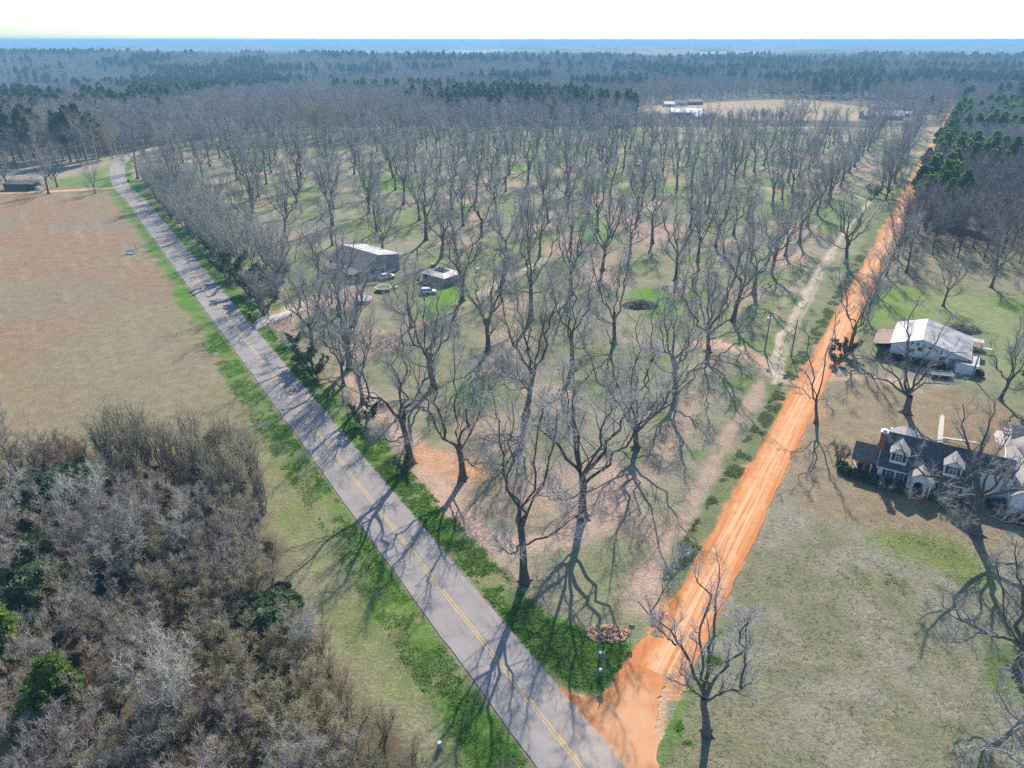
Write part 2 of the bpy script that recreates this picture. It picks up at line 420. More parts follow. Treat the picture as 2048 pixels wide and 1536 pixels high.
    # soil strips: (pixels, half width, colour, strength)
    strips = [([(690, 745), (740, 800), (777, 841), (815, 890), (845, 927), (866, 962), (890, 1002), (926, 1042), (968, 1078), (1030, 1088), (1100, 1080), (1187, 1053), (1228, 985), (1205, 930)], 2.1, pink * 1.12, 0.9),
              ([(835, 905), (880, 925), (940, 945)], 2.6, C(0.50, 0.26, 0.13), 0.8),
              ([(1070, 780), (1125, 790), (1110, 815)], 3.2, pink * 1.1, 0.8),
              ([(1525, 764), (1490, 815), (1447, 877), (1413, 945), (1360, 1040), (1300, 1140), (1290, 1190)], 1.2, pink, 0.75),
              ([(1290, 950), (1240, 980), (1330, 900), (1390, 790)], 2.2, pink, 0.6),
              ([(1396, 690), (1430, 688), (1480, 697), (1520, 720), (1553, 745)], 2.2, C(0.55, 0.36, 0.24), 0.85),
              ([(958, 588), (892, 621), (853, 637), (814, 666), (775, 695), (736, 711), (697, 734)], 2.6, pink * 0.95, 0.8),
              ([(1090, 520), (1020, 552), (958, 588)], 1.8, C(0.45, 0.36, 0.28), 0.8),
              ([(590, 618), (640, 603), (690, 590), (712, 560), (742, 548)], 3.4, C(0.46, 0.34, 0.27), 0.85),
              ([(640, 590), (670, 575), (740, 600)], 3.4, pink, 0.6),
              ([(1560, 765), (1549, 722), (1562, 680), (1597, 614), (1625, 562), (1665, 500), (1690, 462), (1728, 418), (1742, 402), (1705, 388), (1640, 380), (1580, 382), (1480, 372)], 0.9, sand, 0.85),
              ([(1572, 775), (1566, 735), (1576, 690), (1607, 622), (1636, 566), (1674, 503)], 0.45, sand * 0.9, 0.6),
              ([(1540, 640), (1580, 590), (1625, 530)], 1.0, C(0.36, 0.29, 0.22), 0.5),
              ([(1590, 765), (1640, 752), (1720, 752), (1800, 765)], 2.2, C(0.52, 0.34, 0.22), 0.75),
              ([(1800, 765), (1850, 790), (1905, 815), (1965, 850)], 1.2, sand * 0.85, 0.6),
              ([(1275, 1165), (1300, 1210), (1290, 1150)], 2.0, pink * 1.1, 0.8),
              ([(985, 318), (1060, 320)], 2.5, sand, 0.8), ([(1090, 330), (1150, 325)], 3, pink, 0.7),
              ([(430, 322), (330, 322)], 2.0, sand, 0.7)]
    for px, hw, c, st in strips:
        d = seg_dist(wx * .45 + x * .55, wy * .45 + y * .55, GL(px))
        col = lerp(col, c, sstep(hw * 1.35, hw * 0.5, d) * st * (0.75 + 0.35 * sstep(0.35, 0.6, n2)))
    # soil around and under the dirt road and its wide mouth
    m = sstep(3.6, 2.2, np.abs(sdw)) * (y < 760) * (y > 49)
    col = lerp(col, C(0.50, 0.255, 0.12), m * 0.95)
    mouth = GL([(1110, 1378), (1200, 1398), (1330, 1370), (1325, 1440), (1330, 1560), (1200, 1620), (1180, 1500)])
    col = lerp(col, C(0.50, 0.33, 0.20), sstep(0.8, -0.2, sdist(wx * .15 + x * .85, wy * .15 + y * .85, mouth)))
    # right-hand property
    rt = (sdn > 2.6) & (y < 215)
    col = lerp(col, C(0.235, 0.215, 0.158), rt * (y < 95) * 0.9)
    col = lerp(col, C(0.160, 0.160, 0.075), rt * (y < 92) * sstep(0.45, 0.7, n1 * 0.35 + n2 * 0.65) * 0.7)
    yard = GL([(1590, 790), (1680, 760), (1800, 770), (1990, 800), (2100, 860), (2120, 1000), (1960, 1100), (1830, 1090), (1720, 1050), (1620, 1030), (1545, 930)])
    ym = sstep(3, -3, sdist(wx, wy, yard))
    col = lerp(col, brown, rt * ym * (0.55 + 0.45 * sstep(0.3, 0.6, n1)))
    col = lerp(col, C(0.155, 0.185, 0.055), rt * sstep(2, -2, sdist(wx, wy, GL([(1745, 1085), (1800, 1060), (1900, 1075), (1960, 1110), (1990, 1190), (1900, 1160), (1820, 1120)]))) * 0.9)
    lawn = GL([(1665, 640), (1720, 590), (1850, 570), (2100, 600), (2200, 740), (2020, 760), (1950, 715), (1940, 680), (1840, 640), (1740, 655), (1690, 660)])
    col = lerp(col, C(0.150, 0.225, 0.042), rt * sstep(4, -4, sdist(wx, wy, lawn)) * (0.5 + 0.5 * sstep(0.4, 0.6, n1)))
    past = GL([(1750, 570), (1790, 505), (1980, 510), (2200, 545), (2200, 610), (1900, 590)])
    col = lerp(col, C(0.21, 0.185, 0.11), rt * sstep(4, -4, sdist(wx, wy, past)) * 0.7)
    m = sstep(4.3, 3.2, sdw) * (sdn > 2.6) * (y < 60)
    col = lerp(col, lush, m * 0.6 * sstep(0.4, 0.6, n2))
    col = lerp(col, C(0.09, 0.14, 0.03), rt * sstep(1.5, -1.5, sdist(wx, wy, GL([(1960, 1320), (2040, 1300), (2080, 1350), (2060, 1420), (1985, 1390)]))) * 0.9)
    # bright green lawns in the orchard clearing
    for pg, st in (([(860, 590), (905, 570), (945, 585), (915, 610), (870, 640), (820, 640)], 0.95), ([(1255, 590), (1290, 575), (1340, 585), (1350, 625), (1300, 635), (1270, 610)], 0.95),
                   ([(1140, 430), (1200, 420), (1215, 470), (1170, 490)], 0.8), ([(700, 355), (790, 350), (850, 370), (780, 385)], 0.6), ([(890, 780), (960, 760), (990, 810), (930, 830)], 0.6)):
        col = lerp(col, C(0.105, 0.225, 0.022), sstep(2.5, -2.5, sdist(wx, wy, GL(pg))) * st)
    # thicket floor
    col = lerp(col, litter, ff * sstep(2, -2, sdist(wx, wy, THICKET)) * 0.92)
    # left yard beyond the field, orange drive
    col = lerp(col, C(0.33, 0.27, 0.20), ff * sstep(336, 342, y) * (y < 420) * 0.8)
    col = lerp(col, C(0.13, 0.20, 0.05), ff * sstep(6, -6, sdist(wx, wy, GL([(100, 362), (150, 352), (222, 330), (228, 300), (215, 372), (120, 378)]))) * 0.9)
    col = lerp(col, C(0.58, 0.36, 0.22), sstep(2.6, 1.4, seg_dist(x, y, GL([(-200, 390), (0, 386), (120, 382), (226, 376)]))) * (sp > 3) * 0.9)
    # woodland floor and distant fields
    wood = sstep(430, 520, y) * 1.0
    wood = np.maximum(wood, (sp > 0) * sstep(405, 425, y))
    wood = np.maximum(wood, (sdn > 3.5) * sstep(205, 222, y + 0.15 * (x - 130)))
    wood = wood * (1 - (orch & (y < 560)) * 1.0)
    col = lerp(col, C(0.115, 0.092, 0.062), wood)
    m = sstep(6, -6, sdist(x, y, far_field))
    col = lerp(col, lerp(np.ones(shp + (3,)) * C(0.36, 0.26, 0.17), C(0.30, 0.24, 0.13), sstep(0.4, 0.6, n3)), m)
    for pg, c in FAR_FIELDS:
        col = lerp(col, c, sstep(10, -10, sdist(x, y, GL(pg))))
    # fine speckle
    k = 1 + (n4 - 0.5) * 0.25
    col = col * k[..., None]
    return np.clip(col, 0, 1)
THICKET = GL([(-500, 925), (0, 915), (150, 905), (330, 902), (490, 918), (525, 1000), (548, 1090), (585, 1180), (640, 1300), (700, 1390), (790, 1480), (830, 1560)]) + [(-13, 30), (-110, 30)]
FAR_FIELDS = [([(630, 110), (740, 99), (870, 99), (850, 107), (700, 113)], (0.42, 0.37, 0.25)),
              ([(875, 106), (920, 97), (1010, 98), (1000, 110), (925, 114)], (0.50, 0.44, 0.33)),
              ([(1400, 104), (1540, 103), (1545, 113), (1400, 114)], (0.48, 0.36, 0.24)),
              ([(440, 128), (520, 114), (530, 116), (460, 132)], (0.40, 0.36, 0.25)),
              ([(-40, 166), (60, 156), (140, 158), (130, 168), (20, 184), (-60, 186)], (0.36, 0.27, 0.17))]
def build_ground():
    nr, nc = GX.shape
    v = np.stack([GX, GY, GZ], -1).reshape(-1, 3)
    i = np.arange((nr - 1))[:, None] * nc + np.arange(nc - 1)[None, :]
    f = np.stack([i, i + 1, i + nc + 1, i + nc], -1).reshape(-1, 4)
    me = np_mesh('ground', v, f, True)
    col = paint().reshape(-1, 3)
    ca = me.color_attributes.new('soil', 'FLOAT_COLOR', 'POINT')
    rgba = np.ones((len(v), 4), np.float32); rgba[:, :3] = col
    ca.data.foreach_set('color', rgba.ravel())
    m = bpy.data.materials.new('ground_cover'); m.use_nodes = True
    nt = m.node_tree; N = nt.nodes; L = nt.links; P = N['Principled BSDF']
    P.inputs['Roughness'].default_value = 1.0; P.inputs['Specular IOR Level'].default_value = 0.1
    at = N.new('ShaderNodeAttribute'); at.attribute_name = 'soil'
    tc = N.new('ShaderNodeTexCoord')
    def noise(sc, det=5, rough=0.6):
        n = N.new('ShaderNodeTexNoise'); n.inputs['Scale'].default_value = sc; n.inputs['Detail'].default_value = det; n.inputs['Roughness'].default_value = rough
        L.new(tc.outputs['Object'], n.inputs['Vector']); return n
    na, nb, nc2 = noise(2.6, 6, 0.7), noise(0.45, 4), noise(7.0, 3, 0.7)
    def rng(n, a, b, lo, hi):
        q = N.new('ShaderNodeMapRange'); q.inputs[1].default_value = a; q.inputs[2].default_value = b; q.inputs[3].default_value = lo; q.inputs[4].default_value = hi
        L.new(n.outputs['Fac'], q.inputs[0]); return q.outputs[0]
    m1 = N.new('ShaderNodeMath'); m1.operation = 'MULTIPLY'
    L.new(rng(na, 0.32, 0.68, 0.70, 1.30), m1.inputs[0]); L.new(rng(nb, 0.3, 0.7, 0.86, 1.14), m1.inputs[1])
    m2 = N.new('ShaderNodeMath'); m2.operation = 'MULTIPLY'
    L.new(m1.outputs[0], m2.inputs[0]); L.new(rng(nc2, 0.3, 0.7, 0.75, 1.25), m2.inputs[1])
    vm = N.new('ShaderNodeVectorMath'); vm.operation = 'SCALE'
    L.new(at.outputs['Color'], vm.inputs[0]); L.new(m2.outputs[0], vm.inputs['Scale'])
    L.new(vm.outputs[0], P.inputs['Base Color'])
    b = N.new('ShaderNodeBump'); b.inputs['Strength'].default_value = 1.0; b.inputs['Distance'].default_value = 0.16
    L.new(na.outputs['Fac'], b.inputs['Height'])
    b2 = N.new('ShaderNodeBump'); b2.inputs['Strength'].default_value = 0.7; b2.inputs['Distance'].default_value = 0.06
    L.new(nc2.outputs['Fac'], b2.inputs['Height']); L.new(b.outputs[0], b2.inputs['Normal'])
    L.new(b2.outputs[0], P.inputs['Normal'])
    o = link('ground', me, None, m)
    tag(o, kind='structure')
build_ground()

# ------------------------------------------------------------------ roads
def resample(pts, step):
    out = []
    for (ax, ay), (bx, by) in zip(pts[:-1], pts[1:]):
        n = max(1, int(math.hypot(bx - ax, by - ay) / step))
        for i in range(n): out.append((ax + (bx - ax) * i / n, ay + (by - ay) * i / n))
    out.append(pts[-1]); return np.array(out)
def smooth(P, k=3):
    Q = P.copy()
    for _ in range(k): Q[1:-1] = (Q[:-2] + 2 * Q[1:-1] + Q[2:]) / 4
    return Q
def ribbon(name, pts, offs, z, m, rag=0.0, seed=0, kind='structure', step=1.0, ragout=None):
    P = smooth(resample(pts, step), 8)
    T = np.gradient(P, axis=0); T /= np.linalg.norm(T, axis=1)[:, None]
    Nn = np.stack([T[:, 1], -T[:, 0]], 1)                    # to the right of travel
    dist = np.concatenate([[0], np.cumsum(np.linalg.norm(np.diff(P, axis=0), axis=1))])
    V = []; UV = []
    for k, o in enumerate(offs):
        e = np.full(len(P), float(o))
        if rag and k in (0, len(offs) - 1): e += (fbm(dist, dist * 0 + k * 9.7, 2.2, 4, seed) - 0.5) * rag + (fbm(dist, dist * 0 + k * 5.7, 14, 2, seed + 3) - 0.5) * rag
        Q = P + Nn * e[:, None]
        V.append(np.stack([Q[:, 0], Q[:, 1], terrain(Q[:, 0], Q[:, 1]) + z], 1)); UV.append(np.stack([e, dist], 1))
    V = np.stack(V, 1); UV = np.stack(UV, 1)
    n, c = V.shape[:2]
    i = np.arange(n - 1)[:, None] * c + np.arange(c - 1)[None, :]
    f = np.stack([i, i + 1, i + c + 1, i + c], -1).reshape(-1, 4)
    me = np_mesh(name, V.reshape(-1, 3), f)
    uvl = me.uv_layers.new(name='road')
    li = np.empty(len(me.loops), np.int32); me.loops.foreach_get('vertex_index', li)
    uvl.data.foreach_set('uv', UV.reshape(-1, 2)[li].astype(np.float32).ravel())
    o = link(name, me, None, m)
    if kind: tag(o, kind=kind)
    return o
def road_mat(name, kind):
    m = bpy.data.materials.new(name); m.use_nodes = True
    nt = m.node_tree; N = nt.nodes; L = nt.links; P = N['Principled BSDF']
    P.inputs['Roughness'].default_value = 0.95; P.inputs['Specular IOR Level'].default_value = 0.2
    uv = N.new('ShaderNodeUVMap'); uv.uv_map = 'road'
    tc = N.new('ShaderNodeTexCoord')
    def noise(vec, sc, det=5, scale3=None):
        n = N.new('ShaderNodeTexNoise'); n.inputs['Scale'].default_value = sc; n.inputs['Detail'].default_value = det
        if scale3:
            mp = N.new('ShaderNodeMapping'); mp.inputs['Scale'].default_value = scale3; L.new(vec, mp.inputs[0]); vec = mp.outputs[0]
        L.new(vec, n.inputs['Vector']); return n.outputs['Fac']
    def rng(v, a, b, lo=0.0, hi=1.0):
        q = N.new('ShaderNodeMapRange'); q.inputs[1].default_value = a; q.inputs[2].default_value = b; q.inputs[3].default_value = lo; q.inputs[4].default_value = hi
        L.new(v, q.inputs[0]); return q.outputs[0]
    def mix(f, a, b):
        q = N.new('ShaderNodeMix'); q.data_type = 'RGBA'
        if isinstance(f, float): q.inputs[0].default_value = f
        else: L.new(f, q.inputs[0])
        for s, v in ((6, a), (7, b)):
            if isinstance(v, tuple): q.inputs[s].default_value = (*v, 1)
            else: L.new(v, q.inputs[s])
        return q.outputs[2]
    def mul(a, b):
        q = N.new('ShaderNodeMath'); q.operation = 'MULTIPLY'; L.new(a, q.inputs[0])
        if isinstance(b, float): q.inputs[1].default_value = b
        else: L.new(b, q.inputs[1])
        return q.outputs[0]
    if kind == 'asphalt':
        base = mix(rng(noise(tc.outputs['Object'], 0.35, 6), 0.35, 0.65), (0.25, 0.228, 0.215), (0.32, 0.292, 0.272))
        base = mix(rng(noise(uv.outputs[0], 1.0, 4, (1.6, 0.05, 1)), 0.42, 0.62, 0, 0.5), base, (0.33, 0.295, 0.27))
        base = mix(mul(rng(noise(tc.outputs['Object'], 14, 3), 0.4, 0.7), 0.35), base, (0.13, 0.12, 0.12))
        vo = N.new('ShaderNodeTexVoronoi'); vo.feature = 'DISTANCE_TO_EDGE'; vo.inputs['Scale'].default_value = 0.16
        ad = N.new('ShaderNodeVectorMath'); ad.operation = 'ADD'
        nz = N.new('ShaderNodeTexNoise'); nz.inputs['Scale'].default_value = 0.8; L.new(tc.outputs['Object'], nz.inputs['Vector'])
        L.new(tc.outputs['Object'], ad.inputs[0]); L.new(nz.outputs['Color'], ad.inputs[1]); L.new(ad.outputs[0], vo.inputs['Vector'])
        crack = rng(vo.outputs['Distance'], 0.0, 0.006, 0.55, 0.0)
        base = mix(crack, base, (0.07, 0.065, 0.06))
        # clay washed over the asphalt at the road mouth
        sx = N.new('ShaderNodeVectorMath'); sx.operation = 'DISTANCE'; sx.inputs[1].default_value = (9.5, 46.5, 0)
        L.new(tc.outputs['Object'], sx.inputs[0])
        dst = N.new('ShaderNodeMath'); dst.operation = 'ADD'; L.new(sx.outputs['Value'], dst.inputs[0])
        L.new(rng(noise(tc.outputs['Object'], 0.5, 5), 0.3, 0.7, -3.0, 3.0), dst.inputs[1])
        base = mix(rng(dst.outputs[0], 7.0, 1.5, 0.0, 0.7), base, (0.46, 0.36, 0.28))
        hb = noise(tc.outputs['Object'], 22, 3); bd = 0.01
    else:
        wet = rng(noise(uv.outputs[0], 1.0, 5, (2.2, 0.06, 1)), 0.36, 0.62)
        base = mix(wet, (0.52, 0.18, 0.052), (0.60, 0.29, 0.125))
        base = mix(rng(noise(uv.outputs[0], 1.0, 6, (0.9, 0.25, 1)), 0.5, 0.7, 0, 0.55), base, (0.68, 0.46, 0.29))
        base = mix(rng(noise(tc.outputs['Object'], 0.8, 7), 0.52, 0.72, 0, 0.8), base, (0.42, 0.16, 0.055))
        base = mix(rng(noise(tc.outputs['Object'], 9, 3), 0.45, 0.75, 0, 0.35), base, (0.33, 0.13, 0.05))
        sep = N.new('ShaderNodeSeparateXYZ'); L.new(uv.outputs[0], sep.inputs[0])
        ab = N.new('ShaderNodeMath'); ab.operation = 'ABSOLUTE'; L.new(sep.outputs[0], ab.inputs[0])
        core = rng(ab.outputs[0], 0.7, 1.9, 0.85, 0.0)
        base = mix(mul(core, rng(noise(uv.outputs[0], 1.0, 6, (3.2, 0.05, 1)), 0.42, 0.62)), base, (0.68, 0.42, 0.24))
        edge = rng(ab.outputs[0], 1.7, 2.5, 0.0, 0.6)
        base = mix(edge, base, (0.44, 0.135, 0.035))
        dd = N.new('ShaderNodeVectorMath'); dd.operation = 'DISTANCE'; dd.inputs[1].default_value = (12.0, 45.5, 0); L.new(tc.outputs['Object'], dd.inputs[0])
        d3 = N.new('ShaderNodeMath'); d3.operation = 'ADD'; L.new(dd.outputs['Value'], d3.inputs[0]); L.new(rng(noise(tc.outputs['Object'], 0.45, 6), 0.3, 0.7, -3.5, 3.5), d3.inputs[1])
        base = mix(rng(d3.outputs[0], 8.0, 2.0, 0.0, 0.5), base, (0.60, 0.40, 0.24))
        hb = noise(uv.outputs[0], 1.0, 6, (9.0, 0.5, 1)); bd = 0.05
    L.new(base, P.inputs['Base Color'])
    b = N.new('ShaderNodeBump'); b.inputs['Strength'].default_value = 0.8; b.inputs['Distance'].default_value = bd
    L.new(hb, b.inputs['Height']); L.new(b.outputs[0], P.inputs['Normal'])
    return m
ribbon('paved_road', PAVED, [-3.33, -2, -0.7, 0.7, 2, 3.33], 0.075, road_mat('asphalt', 'asphalt'), rag=0.28, seed=4)
yl = mat('worn_yellow_line', (0.56, 0.38, 0.13), (0.36, 0.27, 0.17), 1.6, 0.9, detail=8, lo=0.48, hi=0.68)
for k, off in enumerate((-0.16, 0.16)):
    o = ribbon('road_line', PAVED[:9], [off - 0.06, off + 0.06], 0.080, yl, rag=0.0)
clay = road_mat('orange_clay', 'clay')
ribbon('dirt_road', [(15.2, 52.0)] + DIRT[1:], [-2.45, -1.2, 0, 1.2, 2.45], 0.075, clay, rag=.7, seed=12)
# wide mouth of the dirt road
mp = GL([(1085, 1384), (1118, 1378), (1160, 1396), (1200, 1399), (1222, 1365), (1250, 1322), (1285, 1275), (1360, 1290), (1340, 1340), (1318, 1400), (1312, 1450), (1312, 1500), (1322, 1560), (1225, 1575), (1150, 1480)])
def soften(poly, n=6, amp=0.22, seed=3):
    out = []
    for i in range(len(poly)):
        a, b = poly[i], poly[(i + 1) % len(poly)]
        for k in range(n):
            t = k / n; x = a[0] + (b[0] - a[0]) * t; y = a[1] + (b[1] - a[1]) * t
            out.append((x + (float(vnoise(x * 3, y * 3, 1.1, seed)) - .5) * amp * 2, y + (float(vnoise(x * 3, y * 3, 1.1, seed + 5)) - .5) * amp * 2))
    return out
def sheet(name, poly, z, m, kind='structure'):
    bm = bmesh.new(); f = bm.faces.new([bm.verts.new((x, y, z)) for x, y in poly])
    bmesh.ops.triangulate(bm, faces=[f]); me = bpy.data.meshes.new(name); bm.to_mesh(me); bm.free()
    if sum(p.normal.z for p in me.polygons) < 0: me.flip_normals()
    uvl = me.uv_layers.new(name='road')
    for lp in me.loops:
        c = me.vertices[lp.vertex_index].co; uvl.data[lp.index].uv = ((c.x - c.y * 0.35), (c.y + c.x * 0.35))
    o = link(name, me, None, m)
    if kind: tag(o, kind=kind)
    return o
sheet('dirt_road_mouth', soften(mp, 6, 0.3), 0.069, clay)
conc_drive = soften(GL([(514, 660), (505, 648), (520, 636), (560, 627), (590, 616), (600, 624), (572, 634), (540, 646)]), 4, 0.2)
sheet('driveway', conc_drive, 0.07, M['concrete'])
sheet('footpath', GL([(1874, 885), (1879, 835), (1884, 829), (1889, 833), (1885, 886)]), 0.07, M['concrete'])
sheet('footpath', GL([(1885, 874), (1930, 880), (1975, 889), (1975, 891), (1930, 883), (1885, 877)]), 0.06, M['concrete'])
# ------------------------------------------------------------------ trees
def tubes(P, Rr, k):
    """P (N,n,3) polylines, Rr (N,n) radii -> verts, quads"""
    N_, n, _ = P.shape
    T = np.empty_like(P)
    T[:, 1:-1] = P[:, 2:] - P[:, :-2]; T[:, 0] = P[:, 1] - P[:, 0]; T[:, -1] = P[:, -1] - P[:, -2]
    T /= np.linalg.norm(T, axis=2, keepdims=True) + 1e-9
    ref = np.where(np.abs(T[..., 2:3]) > 0.85, np.array([1.0, 0.2, 0]), np.array([0, 0, 1.0]))
    A = np.cross(T, ref); A /= np.linalg.norm(A, axis=2, keepdims=True) + 1e-9
    B = np.cross(T, A)
    th = np.arange(k) * 2 * np.pi / k
    V = P[:, :, None, :] + Rr[:, :, None, None] * (A[:, :, None, :] * np.cos(th)[:, None] + B[:, :, None, :] * np.sin(th)[:, None])
    base = (np.arange(N_) * n * k)[:, None, None] + (np.arange(n - 1) * k)[None, :, None]
    j = np.arange(k)[None, None, :]; j2 = (j + 1) % k
    F = np.stack([base + j, base + j2, base + j2 + k, base + j + k], -1).reshape(-1, 4)
    return V.reshape(-1, 3), F
def merge(parts):
    V = []; F = []; o = 0
    for v, f in parts:
        V.append(v); F.append(f + o); o += len(v)
    return np.concatenate(V), np.concatenate(F)
def unit(a): return a / (np.linalg.norm(a, axis=-1, keepdims=True) + 1e-9)
def sprout(rng, P, Rr, m, t0, t1, lo, hi, ang, up, wig, n, rs, rmin, taper=0.35, lfall=0.45):
    """children of each polyline: m per parent, lengths lo..hi (shorter towards the tip)"""
    N_, np_, _ = P.shape
    t = t0 + (t1 - t0) * (np.arange(m)[None, :] + rng.random((N_, m))) / m
    s = t * (np_ - 1); i = np.minimum(s.astype(int), np_ - 2); f = (s - i)[..., None]
    r_ = np.arange(N_)[:, None]
    p = P[r_, i] * (1 - f) + P[r_, i + 1] * f
    rad = Rr[r_, i] * (1 - f[..., 0]) + Rr[r_, i + 1] * f[..., 0]
    T = unit(P[r_, i + 1] - P[r_, i])
    q = unit(np.cross(T, rng.normal(size=T.shape)))
    a = np.radians(ang) * (0.7 + 0.6 * rng.random((N_, m)))[..., None]
    D = T * np.cos(a) + q * np.sin(a)
    D[..., 2] += up * 0.6; D = unit(D)
    Ln = (lo + (hi - lo) * rng.random((N_, m))) * (1 - lfall * t)
    M_ = N_ * m
    p = p.reshape(M_, 3); D = D.reshape(M_, 3); Ln = Ln.reshape(M_); rad = np.maximum(rad.reshape(M_) * rs, rmin)
    out = np.empty((M_, n, 3)); out[:, 0] = p
    for j in range(1, n):
        D = unit(D + rng.normal(size=D.shape) * wig + np.array([0, 0, up * 0.18]))
        out[:, j] = out[:, j - 1] + D * (Ln / (n - 1))[:, None]
    RR = rad[:, None] * (1 - (1 - taper) * np.linspace(0, 1, n))[None, :]
    return out, np.maximum(RR, rmin * 0.55)
def limb_paths(rng, spec, n=9, wob=0.22):
    """spec: list of (points..., r0, r1) ; resampled with wobble"""
    P = []; Q = []
    for pts, r0, r1 in spec:
        pts = np.array(pts, float)
        d = np.concatenate([[0], np.cumsum(np.linalg.norm(np.diff(pts, axis=0), axis=1))])
        t = np.linspace(0, d[-1], n)
        o = np.stack([np.interp(t, d, pts[:, k]) for k in range(3)], 1)
        o[1:-1] = (o[:-2] + 2 * o[1:-1] + o[2:]) / 4
        o[1:] += rng.normal(size=(n - 1, 3)) * wob * d[-1] / 12
        P.append(o); Q.append(np.linspace(r0, r1, n))
    return np.array(P), np.array(Q)
def bare_tree_mesh(name, seed, H=19.0, trunk=4.5, r=0.42, limbs=5, spread=0.5, low=1, nb=9, nt=7, nf=6, tw=0.014, spec=None, k0=9, wood='bark', twig='twig', lean=0.0, wig=0.16):
    """returns (trunk mesh, crown mesh)"""
    rng = np.random.default_rng(seed)
    # trunk
    tp = [np.array([0, 0, -0.3])]; d = np.array([rng.normal() * 0.05 + lean, rng.normal() * 0.05, 1.0])
    nt_ = 6
    for i in range(1, nt_): tp.append(np.array([d[0] * trunk * i / (nt_ - 1), d[1] * trunk * i / (nt_ - 1), trunk * i / (nt_ - 1)]) + rng.normal(size=3) * 0.05)
    tr = np.array([1.75, 1.12, 1.0, 0.93, 0.9, 0.85]) * r
    TP = np.array([tp]); TR = np.array([tr])
    top = TP[0, -1]
    if spec is None:
        sp = []
        a0 = rng.random() * 6.28
        for i in range(limbs):
            az = a0 + i * 2 * math.pi / limbs + rng.normal() * 0.35
            el = rng.uniform(1.08, 1.36) if i else 1.46
            el -= (spread - 0.5) * 0.5
            L = (H - trunk) * rng.uniform(0.82, 1.05)
            st = TP[0, -1] if i % 2 else TP[0, -2]
            mid = st + np.array([math.cos(az) * math.cos(el - 0.25), math.sin(az) * math.cos(el - 0.25), math.sin(el - 0.25)]) * L * 0.4
            end = mid + np.array([math.cos(az) * math.cos(el + 0.05), math.sin(az) * math.cos(el + 0.05), math.sin(el + 0.05)]) * L * 0.6
            sp.append(([st - np.array([0, 0, 0.25]), mid, end], r * rng.uniform(0.38, 0.56), 0.04))
        for i in range(low):
            az = rng.random() * 6.28; el = rng.uniform(0.15, 0.5); L = (H - trunk) * rng.uniform(0.38, 0.55)
            st = TP[0, 3] * 1.0
            mid = st + np.array([math.cos(az) * math.cos(el), math.sin(az) * math.cos(el), math.sin(el)]) * L * 0.5
            end = mid + np.array([math.cos(az) * math.cos(el + .4), math.sin(az) * math.cos(el + .4), math.sin(el + .4)]) * L * 0.5
            sp.append(([st, mid, end], r * 0.34, 0.04))
    else:
        sp = spec
    LP, LR = limb_paths(rng, sp, 11, .21)
    sc = H / 19.0
    BP, BR = sprout(rng, LP, LR, nb, 0.22, 1.0, 3.0 * sc, 6.2 * sc, 42, 0.55, wig, 8, 0.47, 0.032)
    SP, SR = sprout(rng, BP, BR, nt, 0.15, 1.0, 1.2 * sc, 2.6 * sc, 45, 0.35, wig * 1.3, 5, 0.5, 0.019)
    FP, FR = sprout(rng, SP, SR, nf, 0.1, 1.0, 0.5 * sc + .1, 1.15 * sc + .1, 45, 0.25, wig * 1.4, 3, 0.6, tw)
    # buttress roots
    rt = []
    for i in range(5):
        a = i * 1.257 + rng.random() * 0.7; rt.append(([(0, 0, 0.5), (math.cos(a) * r * 1.5, math.sin(a) * r * 1.5, 0.12), (math.cos(a) * r * 2.9, math.sin(a) * r * 2.9, -0.12)], r * 0.5, r * 0.12))
    RP, RR_ = limb_paths(rng, rt, 5, 0.1)
    v, f = merge([tubes(TP, TR, k0), tubes(LP, LR, 6), tubes(RP, RR_, 5)])
    tm = np_mesh(name + '_trunk', v, f, True); tm.materials.append(M[wood])
    v1, f1 = merge([tubes(BP, BR, 4), tubes(SP, SR, 3)])
    v2, f2 = tubes(FP, FR, 3)
    v, f = merge([(v1, f1), (v2, f2)])
    cm = np_mesh(name + '_crown', v, f, False); cm.materials.append(M[wood]); cm.materials.append(M[twig])
    nB = len(BP) * 7 * 4
    mi = np.ones(len(f), np.int32); mi[:nB] = 0
    cm.polygons.foreach_set('material_index', mi)
    return tm, cm
